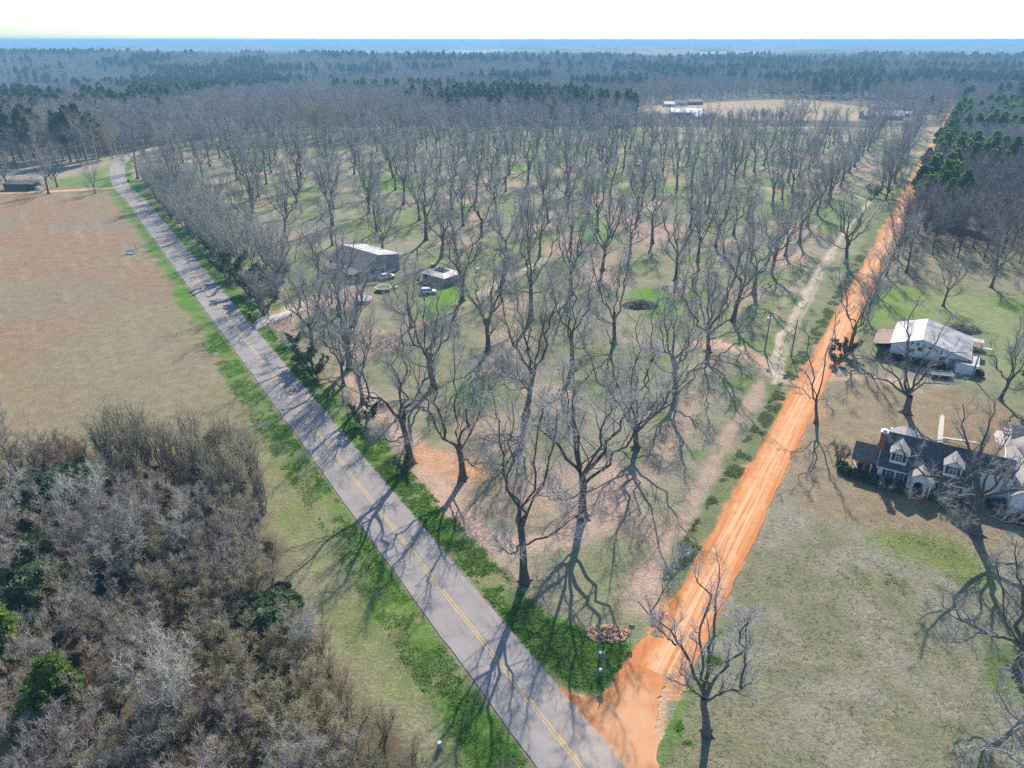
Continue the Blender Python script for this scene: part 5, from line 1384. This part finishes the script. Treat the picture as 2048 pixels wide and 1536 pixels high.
# lettering follows the gable
def letters(chars, parent, mat_, size, place, depth=.02, name='lettering'):
    dg = bpy.context.evaluated_depsgraph_get(); V = []; F = []
    for ch_, (x, y, z, tilt, rz) in zip(chars, place):
        cu = bpy.data.curves.new('glyph', 'FONT'); cu.body = ch_; cu.size = size; cu.extrude = depth; cu.align_x = 'CENTER'; cu.resolution_u = 2; cu.offset = size * .028
        o = bpy.data.objects.new('glyph', cu)
        COL.objects.link(o); bpy.context.view_layer.update()
        me = bpy.data.meshes.new_from_object(o.evaluated_get(bpy.context.evaluated_depsgraph_get()))
        mtx = Matrix.Translation((x, y, z)) @ Matrix.Rotation(rz, 4, 'Z') @ Matrix.Rotation(math.pi / 2, 4, 'X') @ Matrix.Rotation(tilt, 4, 'Z')
        b = len(V)
        V += [tuple(mtx @ v.co) for v in me.vertices]; F += [tuple(b + i for i in p.vertices) for p in me.polygons]
        bpy.data.objects.remove(o); bpy.data.meshes.remove(me); bpy.data.curves.remove(cu)
    me = bpy.data.meshes.new(name); me.from_pydata(V, [], F); me.materials.append(mat_)
    return link(name, me, parent)
pl = []
for i, (x_, z_, t_) in enumerate([(-1.55, 3.42, .05), (-.55, 3.52, 0), (.5, 3.42, -.05), (1.55, 3.18, -.15), (2.6, 2.95, -.2), (3.6, 2.66, -.25)]): pl.append((x_, -.03, z_ - .12, t_, 0))
letters('PECANS', sh, M['black'], .92, pl)
# shed surroundings
def Lw(o, a, p): return (o[0] + p[0] * math.cos(a) - p[1] * math.sin(a), o[1] + p[0] * math.sin(a) + p[1] * math.cos(a))
for k, (u, v, s) in enumerate([(-4.6, -1.0, .95), (-3.0, -1.1, .85), (-1.2, -1.1, .9), (.6, -1.2, .95), (2.4, -1.2, 1.0), (4.3, -1.2, .8), (10.6, -1.0, .9)]):
    p = Lw(P1, SA, (u, v)); plant('foundation_shrub', HB[k % 2], p[0], p[1], s, k, 'dark clipped shrub before the pecan shed wall, %s from its left corner' % ordn(k + 1), 'shrub', 'shrubs before the pecan shed', names=('stems', 'crown'), z=0)
def brush_pile(x, y, rx, ry, h, n, label, seed, pale=0, m='brush'):
    rg = np.random.default_rng(seed)
    a = rg.random(n) * 6.28; r_ = np.sqrt(rg.random(n)); px, py = np.cos(a) * r_ * rx, np.sin(a) * r_ * ry
    pz = h * (1 - r_ ** 2) * rg.random(n) + .05
    d = unit(rg.normal(size=(n, 3)) * [1, 1, .35]); L_ = rg.uniform(.5, 2.0, n)
    P = np.stack([np.stack([px, py, pz], 1) - d * L_[:, None] / 2, np.stack([px, py, pz + .1], 1), np.stack([px, py, pz], 1) + d * L_[:, None] / 2], 1); P[..., 2] = np.maximum(P[..., 2], .03)
    Rr = np.repeat(rg.uniform(.015, .06, n)[:, None], 3, 1)
    v, f = tubes(P, Rr, 4); me = np_mesh('brush_pile', v, f); me.materials.append(M[m]); me.materials.append(M['concrete'])
    if pale: me.polygons.foreach_set('material_index', (np.repeat(rg.random(n), 8) < pale).astype(np.int32))
    o = link('brush_pile', me); o.location = (x, y, 0); tag(o, label, 'brush pile'); return o
p = G(1915, 662); brush_pile(p[0], p[1], 5.0, 2.2, 1.6, 700, 'tangled heap of branches and pale scrap behind the pecan shed', 1, .2)
p = G(1280, 612); brush_pile(p[0], p[1], 4.2, 2.4, 1.5, 800, 'heap of cut limbs on green grass inside the orchard', 2)
p = G(1005, 500); brush_pile(p[0], p[1], 2.6, 1.4, .8, 250, 'low heap of pale branches among the farther orchard rows', 3, .3)
# trailer before the shed
tl = empty('flatbed_trailer', (81.9, 122.9, 0), -.28); tag(tl, 'dark flatbed trailer with pale side rails parked before the pecan shed', 'trailer')
q = MB(); q.box(-2.0, 2.0, -1.0, 1.0, .62, .74); q.build('deck', M['navy'], tl)
q = MB(); q.box(-2.0, 2.0, .96, 1.02, .78, .9).box(-2.0, 2.0, -1.02, -.96, .78, .9).box(1.94, 2.0, -.96, .96, .78, .86); q.build('side_rail', M['white'], tl)
for x_ in (-1.9, 0, 1.9):
    for y_ in (-1.0, 1.0): q = MB(); q.box(x_ - .04, x_ + .04, y_ - .05, y_ + .05, .742, 1.15); q.build('stake', M['white'], tl)
q = MB(); q.box(-3.2, -2.0, -.06, .06, .5, .6); q.build('drawbar', M['steel'], tl)
for x_ in (-.45, .45):
    for y_ in (-.9, .9): q = MB(); q.tube([(x_, y_ - .1, .33), (x_, y_ + .1, .33)], .33, 16); q.build('wheel', M['black'], tl)
q = MB(); q.box(-1.9, 1.9, -.9, .9, .742, .80); q.build('load_cover', M['navy'], tl)
# tank and tin lean-to at the shed's right
p = G(1946, 698); tk = empty('storage_shelter', (p[0], p[1], 0), SA); tag(tk, 'low open shelter with pale tin sheet right of the pecan shed', 'shelter')
q = MB(); q.box(-1.2, 1.4, 0, 1.8, 0, 1.5); q.build('box_body', M['dark'], tk)
q = MB(); q.slab([(-1.4, -.2, 1.75), (1.6, -.2, 1.65), (1.6, 2.1, 1.65), (-1.4, 2.1, 1.75)], .08); q.build('shelter_roof', M['tin'], tk)
q = MB(); q.slab([(-.6, -1.5, 1.15), (3.4, -1.2, .95), (3.4, -.6, .95), (-.6, -.9, 1.15)], .06); q.build('tin_sheet', M['tin_white'], tk)
for x_ in (-.4, 3.2): q = MB(); q.box(x_ - .05, x_ + .05, -1.1, -1.0, 0, .9); q.build('shelter_post', M['wood'], tk)

# ---- utility poles
def pole(px, py, h, label, tr=False, arm=True):
    x, y = G(px, py); o = empty('utility_pole', (x, y, 0)); tag(o, label, 'utility pole')
    q = MB(); q.tube([(0, 0, -.2), (0, 0, h)], [.15, .10], 10); q.build('pole', M['wood'], o)
    if arm: q = MB(); q.tube([(0, 0, h - .1), (0, 0, h + .25)], .04, 6); q.build('insulator', M['steel'], o)
    if tr:
        q = MB(); q.tube([(-.42, 0, h - 2.1), (-.42, 0, h - 1.15)], .24, 14); t_ = q.build('transformer', M['white'], o)
        q = MB(); q.box(-.2, -.1, -.05, .05, h - 1.8, h - 1.4); q.build('bracket', M['steel'], t_)
pole(1529.3, 702.7, 8.6, 'wooden utility pole with white transformer at the orchard edge', True)
pole(1582, 712, 7.9, 'plain wooden utility pole standing in the weeds beside the dirt road')
pole(1944, 755, 6.6, 'wooden utility pole on the lawn at the right corner of the pecan shed')
p = G(1957, 732); o = empty('fence_post', (p[0], p[1], 0)); tag(o, 'short wooden post on the grass right of the shed utility pole', 'post')
q = MB(); q.box(-.08, .08, -.08, .08, -.1, 1.9); q.build('post', M['wood'], o); q = MB(); q.box(-.1, .1, -.1, .1, 1.9, 1.96); q.build('post_cap', M['steel'], o)

# ---- stop sign, plain sign and marker posts at the corner
x, y = G(1206, 1347); ss = empty('stop_sign', (x, y, 0), math.atan2(0.856, 0.517)); tag(ss, 'stop sign seen from its grey back on a thin post at the road corner', 'road sign')
q = MB(); q.box(-.035, .035, -.035, .035, -.1, 2.95); q.build('post', M['steel'], ss)
oc = [(math.cos(math.pi / 8 + i * math.pi / 4) * .40, math.sin(math.pi / 8 + i * math.pi / 4) * .40) for i in range(8)]
q = MB(); q.prism([(.037, a, 2.4 + b) for a, b in oc], (.012, 0, 0)); bd_ = q.build('sign_plate', M['sign_back'], ss)
q = MB(); q.prism([(.050, a * .97, 2.4 + b * .97) for a, b in oc], (.004, 0, 0)); q.build('sign_face', M['red'], bd_)
letters('STOP', bd_, M['white'], .27, [(.056, s_, 2.31, 0, math.pi / 2) for s_ in (-.24, -.085, .08, .23)], .003)
q = MB(); q.box(-.3, .3, -.012, .012, 2.96, 3.1); q.build('name_blade', M['sign_back'], ss)
x, y = G(1261, 1278); sg = empty('road_sign', (x, y, 0), 1.35); tag(sg, 'narrow dark sign seen edge on beside the clay rubble', 'road sign')
q = MB(); q.box(-.03, .03, -.03, .03, -.1, 2.1); q.build('post', M['steel'], sg)
q = MB(); q.box(.032, .045, -.3, .3, 1.35, 2.0); q.build('sign_plate', M['sign_back'], sg)
for (px, py, lab) in ((1199.5, 1318, 'white capped grey marker post farther from the road corner'), (1199.8, 1352, 'white capped grey marker post nearer the road corner')):
    x, y = G(px, py); mk = empty('marker_post', (x, y, 0), .3); tag(mk, lab, 'marker post', 'white capped marker posts at the corner')
    q = MB(); q.box(-.13, .13, -.11, .11, 0, .82); q.build('body', M['sign_back'], mk, .015)
    q = MB(); q.tube([(0, 0, .82), (0, 0, .95), (0, 0, 1.02)], [.18, .18, .08], 12); q.build('cap', M['white'], mk)
x, y = G(879, 1497); pd = empty('utility_pedestal', (x, y, 0), .5); tag(pd, 'pale utility box in dead grass left of the paved road', 'utility box')
q = MB(); q.box(-.16, .16, -.13, .13, 0, .75); q.build('cabinet', M['steel'], pd, .015); q = MB(); q.box(-.19, .19, -.16, .16, .75, .85); q.build('lid', M['white'], pd, .02)
# clay rubble: a countable look but one heap
def rubble():
    rg = np.random.default_rng(9); c0 = np.array(G(1215, 1268)); V = []; F = []; b = 0
    base = np.array([(0, 0, 1), (0, 0, -1), (1, 0, 0), (-1, 0, 0), (0, 1, 0), (0, -1, 0)], float)
    fa = np.array([(0, 2, 4), (0, 4, 3), (0, 3, 5), (0, 5, 2), (1, 4, 2), (1, 3, 4), (1, 5, 3), (1, 2, 5)])
    for i in range(520):
        a = rg.random() * 6.28; r_ = math.sqrt(rg.random()); s = rg.uniform(.07, .22)
        c = np.array([math.cos(a) * r_ * 2.3, math.sin(a) * r_ * 1.3, .45 * (1 - r_ ** 2) * rg.random() + s * .2])
        V.append(c + base * s * rg.uniform(.6, 1.4, (6, 3)) + rg.normal(size=(6, 3)) * s * .2); F.append(fa + b); b += 6
    o = link('rubble_heap', np_mesh('rubble_heap', np.concatenate(V), np.concatenate(F)), None, mat('rubble', (0.46, 0.22, 0.10), (0.66, 0.48, 0.36), 2.2, .95, detail=8))
    o.location = (c0[0], c0[1], 0); tag(o, 'heap of broken orange clay and pale rubble beside the corner weeds', 'rubble heap')
rubble()
# ---- dark sign board by the dirt road
x, y = G(1664, 706); kb = empty('notice_board', (x, y, 0), -.2); tag(kb, 'small dark board with two white bands beside the dirt road', 'sign')
q = MB(); q.box(-.55, .55, -.06, .06, .6, 2.0); q.build('board', M['dark'], kb)
q = MB(); q.box(-.58, .58, -.09, -.062, 1.75, 2.02); q.build('white_band', M['white'], kb); q = MB(); q.box(-.58, .58, -.09, -.062, 1.25, 1.42); q.build('white_band', M['white'], kb)
for s_ in (-.45, .45): q = MB(); q.box(s_ - .05, s_ + .05, -.05, .05, 0, .6); q.build('post', M['wood'], kb)
# ---- bins
for (px, py, lid, lab) in ((500, 634, 'orange_lid', 'dark wheeled bin with a bright orange lid at the house drive'), (257, 364, 'bin', 'plain dark wheeled bin on the verge near the road bend')):
    x, y = G(px, py); b_ = empty('wheeled_bin', (x, y, 0), .4); tag(b_, lab, 'bin')
    q = MB(); q.prism([(-.28, -.3, .08), (.28, -.3, .08), (.28, .3, .08), (-.28, .3, .08)], (0, 0, .02)); q.prism([(-.27, -.29, .1), (-.34, -.36, 1.05), (-.34, .38, 1.05), (-.27, .31, .1)], (.62, 0, 0)); q.build('body', M['bin'], b_)
    q = MB(); q.prism([(-.38, -.4, 1.06), (-.38, -.36, 1.15), (-.38, .3, 1.2), (-.38, .44, 1.08)], (.74, 0, 0)); q.build('lid', M[lid], b_)
    for s_ in (-.3, .32): q = MB(); q.tube([(s_ - .03, .3, .12), (s_ + .03, .3, .12)], .12, 12); q.build('wheel', M['black'], b_)

# ---- house in the orchard
hx0, hx1 = np.array([-48.0, 198.5]), np.array([-36.2, 188.2])
hd = (hx1 - hx0) / np.linalg.norm(hx1 - hx0); HA = math.atan2(hd[1], hd[0]); HL = float(np.linalg.norm(hx1 - hx0))
oh = empty('orchard_house', (hx0[0], hx0[1], 0), HA); tag(oh, 'brown shingled house with one white tin slope inside the orchard', 'house')
q = MB(); q.prism([(0, -5.2, 0), (0, -5.2, 2.9), (0, 0, 5.6), (0, 7.2, 4.35), (0, 7.2, 0)], (HL, 0, 0)); q.build('wall', M['tan_wall'], oh)
q = MB(); q.slab([(-.5, 0, 5.8), (HL + .4, 0, 5.8), (HL + .4, -5.8, 2.78), (-.5, -5.8, 2.78)], .16); q.build('roof', M['shingle_brown'], oh)
q = MB(); q.slab([(-.5, .002, 5.8), (HL + .4, .002, 5.8), (HL + .4, 8.0, 4.42), (-.5, 8.0, 4.42)], .12); q.build('roof', mat('patched_tin', (0.62, 0.61, 0.60), (0.22, 0.20, 0.19), .4, .6, detail=6), oh)
q = MB(); q.box(HL, HL + .04, -5.2, 5.6, 0, .75); q.build('skirting', M['white'], oh)
q = MB(); q.slab([(3.0, -5.6, 2.75), (HL + .2, -5.6, 2.75), (HL + .2, -9.0, 2.1), (3.0, -9.0, 2.1)], .14); q.build('porch_roof', M['shingle_brown'], oh)
for u in (3.4, 7.5, 11.5, HL): q = MB(); q.box(u - .08, u + .08, -8.8, -8.64, 0, 2.05); q.build('porch_post', M['white'], oh)
window(oh, HL, -2.5, 1.2, 1.0, 1.2, axis='x', out=1); window(oh, HL, 2.5, 1.2, 1.0, 1.2, axis='x', out=1)
q = MB(); q.box(5.5, 6.5, -5.26, -5.2, .05, 2.1); q.build('door', M['wood'], oh)
q = MB(); q.tube([(HL + .5, 1.5, 0), (HL + .5, 1.5, 2.4), (HL + .5, 1.5, 2.7)], [.02, .5, .35], 14); q.build('satellite_dish', M['white'], oh)
# second small house
b0 = np.array([-17.7, 178.4]); e1 = np.array([-23.5, 183.1]) - b0; e1 /= np.linalg.norm(e1); B_A = math.atan2(-e1[1], -e1[0])
sh2 = empty('small_house', (b0[0], b0[1], 0), B_A); tag(sh2, 'small grey walled house with shallow brown roof left of the play tower', 'house')
q = MB(); q.box(-8.0, 0, 0, 6.4, 0, 2.2); q.build('wall', M['tan_wall'], sh2)
q = MB(); A_ = [(-8.5, -.5, 2.25), (.5, -.5, 2.25), (.5, 6.9, 2.25), (-8.5, 6.9, 2.25)]; B_ = [(-5.9, 2.2, 2.75), (-2.2, 2.2, 2.75), (-2.2, 4.6, 2.75), (-5.9, 4.6, 2.75)]
for i in range(4): q.poly([A_[i], A_[(i + 1) % 4], B_[(i + 1) % 4], B_[i]])
q.poly(A_[::-1]); q.build('eave_roof', M['tin'], sh2)
q = MB(); A2 = [(-6.0, 2.1, 2.78), (-2.1, 2.1, 2.78), (-2.1, 4.7, 2.78), (-6.0, 4.7, 2.78)]; q.poly([A2[0], A2[1], (-3.2, 3.4, 3.7), (-4.9, 3.4, 3.7)]); q.poly([A2[1], A2[2], (-3.2, 3.4, 3.7)]); q.poly([A2[2], A2[3], (-4.9, 3.4, 3.7), (-3.2, 3.4, 3.7)]); q.poly([A2[3], A2[0], (-4.9, 3.4, 3.7)]); q.poly(A2[::-1])
q.build('roof', M['shingle_brown'], sh2)
window(sh2, -2.5, 0, .9, .9, .9); window(sh2, 0, 3.0, .9, .9, .9, axis='x', out=1)
q = MB(); q.box(-7.1, -6.2, -.05, 0, .05, 1.95); q.build('door', M['dark'], sh2)
# play tower
x, y = G(925, 552); pt_ = empty('play_tower', (x, y, 0), .3); tag(pt_, 'dark railed play tower behind the small grey house', 'play tower')
for sx in (-1.1, 1.1):
    for sy in (-1.0, 1.0): q = MB(); q.box(sx - .07, sx + .07, sy - .07, sy + .07, 0, 3.4); q.build('leg', M['wood'], pt_)
q = MB(); q.box(-1.2, 1.2, -1.1, 1.1, 1.7, 1.82); q.build('platform', M['wood'], pt_)
q = MB(); q.slab([(-1.4, -1.3, 3.55), (1.4, -1.3, 3.55), (1.4, 1.3, 3.75), (-1.4, 1.3, 3.75)], .1); q.build('roof', M['dark'], pt_)
q = MB()
for i in range(9): q.box(-1.1 + i * .275 - .03, -1.1 + i * .275 + .03, -1.09, -1.05, 1.82, 2.7)
q.box(-1.1, 1.1, -1.1, -1.04, 2.7, 2.78); q.build('railing', M['wood'], pt_)

# ---- cars
def car(x, y, a, label):
    c = empty('parked_car', (x, y, 0), a); tag(c, label, 'car', 'white cars parked in the orchard clearing')
    prof = [(-2.15, .42), (-2.2, .75), (-2.1, 1.0), (-1.0, 1.08), (1.05, 1.02), (1.95, .86), (2.15, .68), (2.15, .40)]
    bm = bmesh.new(); rows_ = []
    for yy, sc in ((-.88, .94), (-.82, 1.0), (0, 1.015), (.82, 1.0), (.88, .94)):
        rows_.append([bm.verts.new((px_ * (1 if abs(yy) < .85 else .985), yy, .38 + (pz_ - .38) * sc)) for px_, pz_ in prof])
    for i in range(4):
        for j in range(len(prof) - 1): bm.faces.new((rows_[i][j], rows_[i][j + 1], rows_[i + 1][j + 1], rows_[i + 1][j]))
        bm.faces.new((rows_[i][-1], rows_[i][0], rows_[i + 1][0], rows_[i + 1][-1]))
    bm.faces.new(rows_[0]); bm.faces.new(rows_[-1][::-1]); bmesh.ops.recalc_face_normals(bm, faces=bm.faces)
    for f in bm.faces: f.smooth = True
    me = bpy.data.meshes.new('body'); bm.to_mesh(me); bm.free(); link('body', me, c, M['carpaint'])
    def cab(x0, x1, x2, x3, z0, z1, w0, w1, nm, m):
        q = MB(); A_ = [(x0, -w0, z0), (x3, -w0, z0), (x3, w0, z0), (x0, w0, z0)]; B_ = [(x1, -w1, z1), (x2, -w1, z1), (x2, w1, z1), (x1, w1, z1)]
        for i in range(4): q.poly([A_[i], A_[(i + 1) % 4], B_[(i + 1) % 4], B_[i]])
        q.poly(B_); q.poly(A_[::-1]); q.build(nm, m, c, .03)
    cab(-2.0, -1.62, .35, 1.15, 1.0, 1.46, .80, .66, 'windows', M['glass'])
    cab(-1.72, -1.62, .30, .42, 1.44, 1.53, .70, .62, 'roof', M['carpaint'])
    q = MB()
    for s_ in (-1, 1): q.prism([(-.5, s_ * .75, 1.02), (-.4, s_ * .75, 1.02), (-.42, s_ * .66, 1.45), (-.5, s_ * .66, 1.45)], (0, s_ * .05, 0))
    q.build('pillar', M['carpaint'], c)
    for wx in (-1.35, 1.35):
        for wy in (-.80, .80):
            q = MB(); q.tube([(wx, wy - .11, .33), (wx, wy + .11, .33)], .33, 18); wo = q.build('wheel', M['black'], c)
            q = MB(); s_ = math.copysign(1, wy); q.tube([(wx, wy + s_ * .11, .33), (wx, wy + s_ * .12, .33)], .2, 12); q.build('rim', M['steel'], wo)
    for wy in (-.62, .62):
        q = MB(); q.box(2.06, 2.17, wy - .16, wy + .16, .62, .76); q.build('headlight', M['glass'], c)
        q = MB(); q.box(-2.21, -2.12, wy - .12, wy + .12, .78, .95); q.build('tail_light', M['red'], c)
car(-21.3, 172.6, .12, 'white car parked on green grass before the small grey house')
car(-33.6, 185.2, .62, 'white car parked at the gable end of the brown shingled house')
# ---- trampolines
def tramp(x, y, rim, matn, label):
    t = empty('trampoline', (x, y, 0), .2); tag(t, label, 'trampoline', 'round trampolines in the orchard clearing')
    q = MB(); q.disc((0, 0, .91), 1.85, 28, z1=.89); q.build('jumping_mat', M[matn], t)
    q = MB(); n = 28
    for i in range(n):
        a, b = 2 * math.pi * i / n, 2 * math.pi * (i + 1) / n
        q.prism([(math.cos(a) * 1.86, math.sin(a) * 1.86, .86), (math.cos(a) * 2.15, math.sin(a) * 2.15, .86), (math.cos(b) * 2.15, math.sin(b) * 2.15, .86), (math.cos(b) * 1.86, math.sin(b) * 1.86, .86)], (0, 0, .08))
    q.build('edge_pad', M[rim], t)
    for i in range(6):
        a = i * math.pi / 3; q = MB(); q.tube([(math.cos(a) * 2.0, math.sin(a) * 2.0, 0), (math.cos(a) * 2.0, math.sin(a) * 2.0, .86)], .03, 6); q.build('leg', M['steel'], t)
tramp(-33.0, 175.2, 'green_rim', 'navy', 'trampoline with dark mat and lime edge, nearer the house')
tramp(-36.5, 166.3, 'white', 'grey_fabric', 'trampoline with grey mat and white edge, nearer the paved road')
# ---- lumber and yard clutter
x, y = G(742, 570); lb = empty('lumber_stack', (x, y, 0), .35); tag(lb, 'stack of pale planks lying between brown house and trampolines', 'lumber stack')
rg = np.random.default_rng(3)
for i in range(9):
    q = MB(); q.box(-1.7 + rg.uniform(-.5, .5), 1.7 + rg.uniform(-.5, .5), -1.0 + i * .22, -.82 + i * .22, .03 + (i % 3) * .13, .14 + (i % 3) * .13); q.build('plank', M['lumber'], lb)
for (px, py, s, m_, nm, lab, cat) in ((793, 576, .5, 'white', 'yard_crate', 'pale crate on grass right of the lime edged trampoline', 'crate'), (835, 560, .4, 'dark', 'yard_crate', 'small dark crate near the left corner of the small house', 'crate'),
                                 (762, 561, .45, 'white', 'yard_tub', 'white tub beside the car at the brown house gable', 'tub'), (865, 536, .6, 'blue', 'yard_barrel', 'blue barrel standing behind the small grey house', 'barrel'), (955, 543, .5, 'white', 'yard_tub', 'white tub on grass right of the play tower', 'tub')):
    x, y = G(px, py); c = empty(nm, (x, y, 0), px); tag(c, lab, cat); q = MB()
    if 'crate' in nm: q.box(-s, s, -s * .7, s * .7, 0.02, s * .8); q.build('body', M[m_], c, .02); q = MB(); q.box(-s * 1.04, s * 1.04, -s * .74, s * .74, s * .8, s * .88); q.build('lid', M[m_], c)
    else: q.tube([(0, 0, .02), (0, 0, s), (0, 0, s * 1.9)], [s * .62, s * .68, s * .62], 16); q.build('body', M[m_], c); q = MB(); q.tube([(0, 0, s * 1.9), (0, 0, s * 1.98)], s * .66, 16); q.build('rim', M['steel'], c)
# barn-like white tin far back in the orchard, seen as a spark of white
x, y = G(1274, 332); t = empty('orchard_cart', (x, y, 0), .3); tag(t, 'small white topped cart far back among the orchard rows', 'cart')
q = MB(); q.box(-1.3, 1.3, -.8, .8, .5, 1.3); q.build('box', M['white'], t); q = MB(); q.tube([(-.6, -.85, .35), (-.6, .85, .35)], .35, 12); q.tube([(.6, -.85, .35), (.6, .85, .35)], .35, 12); q.build('wheels', M['black'], t)
# white swing frame on the field
x, y = G(262, 507); sw = empty('field_sign', (x, y, 0), .25); tag(sw, 'low white sign board at the right margin of the brown field', 'sign')
q = MB(); q.box(-1.3, 1.3, -.05, .05, .45, 1.35); q.build('board', M['white'], sw)
for s_ in (-1.1, 1.1): q = MB(); q.box(s_ - .06, s_ + .06, -.03, .03, 0, .45); q.build('post', M['wood'], sw)
q = MB(); q.box(1.5, 1.6, .3, .4, 0, 2.6); q.build('mast', M['wood'], sw)
# culvert water
x, y = G(578, 700); 
ribbon('ditch_water', [G(560, 668), G(568, 682), G(578, 694), G(584, 702)], [-.28, .28], .05, M['water'], rag=.2, seed=8, kind='structure', step=.3)

# ---- green shed across the field
x, y = G(39, 381); gs = empty('farm_shed', (x, y, 0), .02); tag(gs, 'low green grey shed beside the orange farm drive across the field', 'shed')
q = MB(); q.box(-6.3, 6.3, 0, 5.5, 0, 2.5); q.build('wall', M['leaf_olive'], gs)
q = MB(); q.slab([(-6.8, -.5, 2.75), (6.8, -.5, 2.75), (6.8, 6.0, 3.4), (-6.8, 6.0, 3.4)], .18); q.build('roof', M['shingle'], gs)
q = MB(); q.box(3.4, 6.0, -.05, 0, .05, 2.1); q.build('door', M['dark'], gs)
q = MB(); q.box(7.0, 8.6, .3, 1.6, 0, 1.5); q.build('white_tank', M['white'], gs)

# ---- distant farms
def farm(px, py, L_, W_, h, a, wall, roof, label, nm='farm_building'):
    x, y = G(px, py); z = tz(x, y); o = empty(nm, (x, y, z), a); tag(o, label, 'building')
    q = MB(); q.prism([(-L_ / 2, -W_ / 2, 0), (-L_ / 2, -W_ / 2, h), (-L_ / 2, 0, h + W_ * .22), (-L_ / 2, W_ / 2, h), (-L_ / 2, W_ / 2, 0)], (L_, 0, 0)); q.build('wall', M[wall], o)
    gable_roof(-L_ / 2, L_ / 2, -W_ / 2, W_ / 2, h, h + W_ * .24, oh=.7, ohg=.7).build('roof', M[roof], o)
    for u in np.arange(-L_ / 2 + 3, L_ / 2 - 2, 5.0):
        q = MB(); q.box(u, u + 1.4, -W_ / 2 - .05, -W_ / 2, 1.0, 2.2); q.build('window', M['glass'], o)
    q = MB(); q.box(-.6, .6, -W_ / 2 - .06, -W_ / 2, 0, 2.2); q.build('door', M['dark'], o)
farm(1372, 229, 26, 11, 3.2, -.1, 'tan_wall', 'tin_white', 'long white roofed farm building beyond the left end of the far field')
farm(1400, 236, 13, 8, 2.6, .2, 'white', 'tin_white', 'small white roofed building right of the long white roofed one')
farm(1762, 237, 30, 14, 3.6, -.12, 'tan_wall', 'tin', 'grey roofed ranch house at the right end of the far field')
farm(1790, 226, 40, 11, 3.2, -.05, 'white', 'shingle', 'dark roofed barn behind the grey roofed ranch house')
farm(1812, 231, 9, 6, 2.8, .1, 'white', 'tin_white', 'little white outbuilding right of the dark roofed barn')
farm(1388, 203, 16, 10, 3.2, .3, 'brick', 'shingle_tan', 'tan roofed house on the far side of the far field')
farm(1362, 205, 12, 9, 3.0, -.2, 'white', 'shingle_tan', 'smaller tan roofed house left of the other across the far field')
farm(1337, 208, 10, 8, 3.0, .2, 'white', 'tin', 'grey roofed cottage leftmost of the three across the far field')
farm(212, 190, 16, 9, 3.4, .1, 'white', 'tin_white', 'white roofed house among woods above the road bend')
farm(110, 222, 12, 9, 3.4, .1, 'white', 'tin_white', 'white roofed house among woods left of the road bend')
farm(620, 172, 12, 10, 7.0, .1, 'white', 'tin_white', 'tall white building deep in the distant woods', 'farm_building')
farm(985, 140, 20, 12, 6.0, .1, 'white', 'tin_white', 'pale roofed building in the far woods below the horizon field')
farm(1005, 141, 14, 10, 6.0, -.2, 'white', 'tin', 'smaller pale building beside the one in the far woods')

# ------------------------------------------------------------------ haze: even air round the whole scene
hz = MB(); hz.box(-16000, 16000, -700, 17000, -60, 64)
ho = hz.mesh('haze', [])
hm = bpy.data.materials.new('haze_air'); hm.use_nodes = True
nt = hm.node_tree; nt.nodes.remove(nt.nodes['Principled BSDF'])
pv = nt.nodes.new('ShaderNodeVolumePrincipled')
pv.inputs['Color'].default_value = (0.28, 0.55, 0.80, 1)
pv.inputs['Density'].default_value = 0.00028
pv.inputs['Anisotropy'].default_value = 0.0
nt.links.new(pv.outputs[0], nt.nodes['Material Output'].inputs['Volume'])

ho.materials.append(hm)
tag(link('haze', ho), kind='stuff')
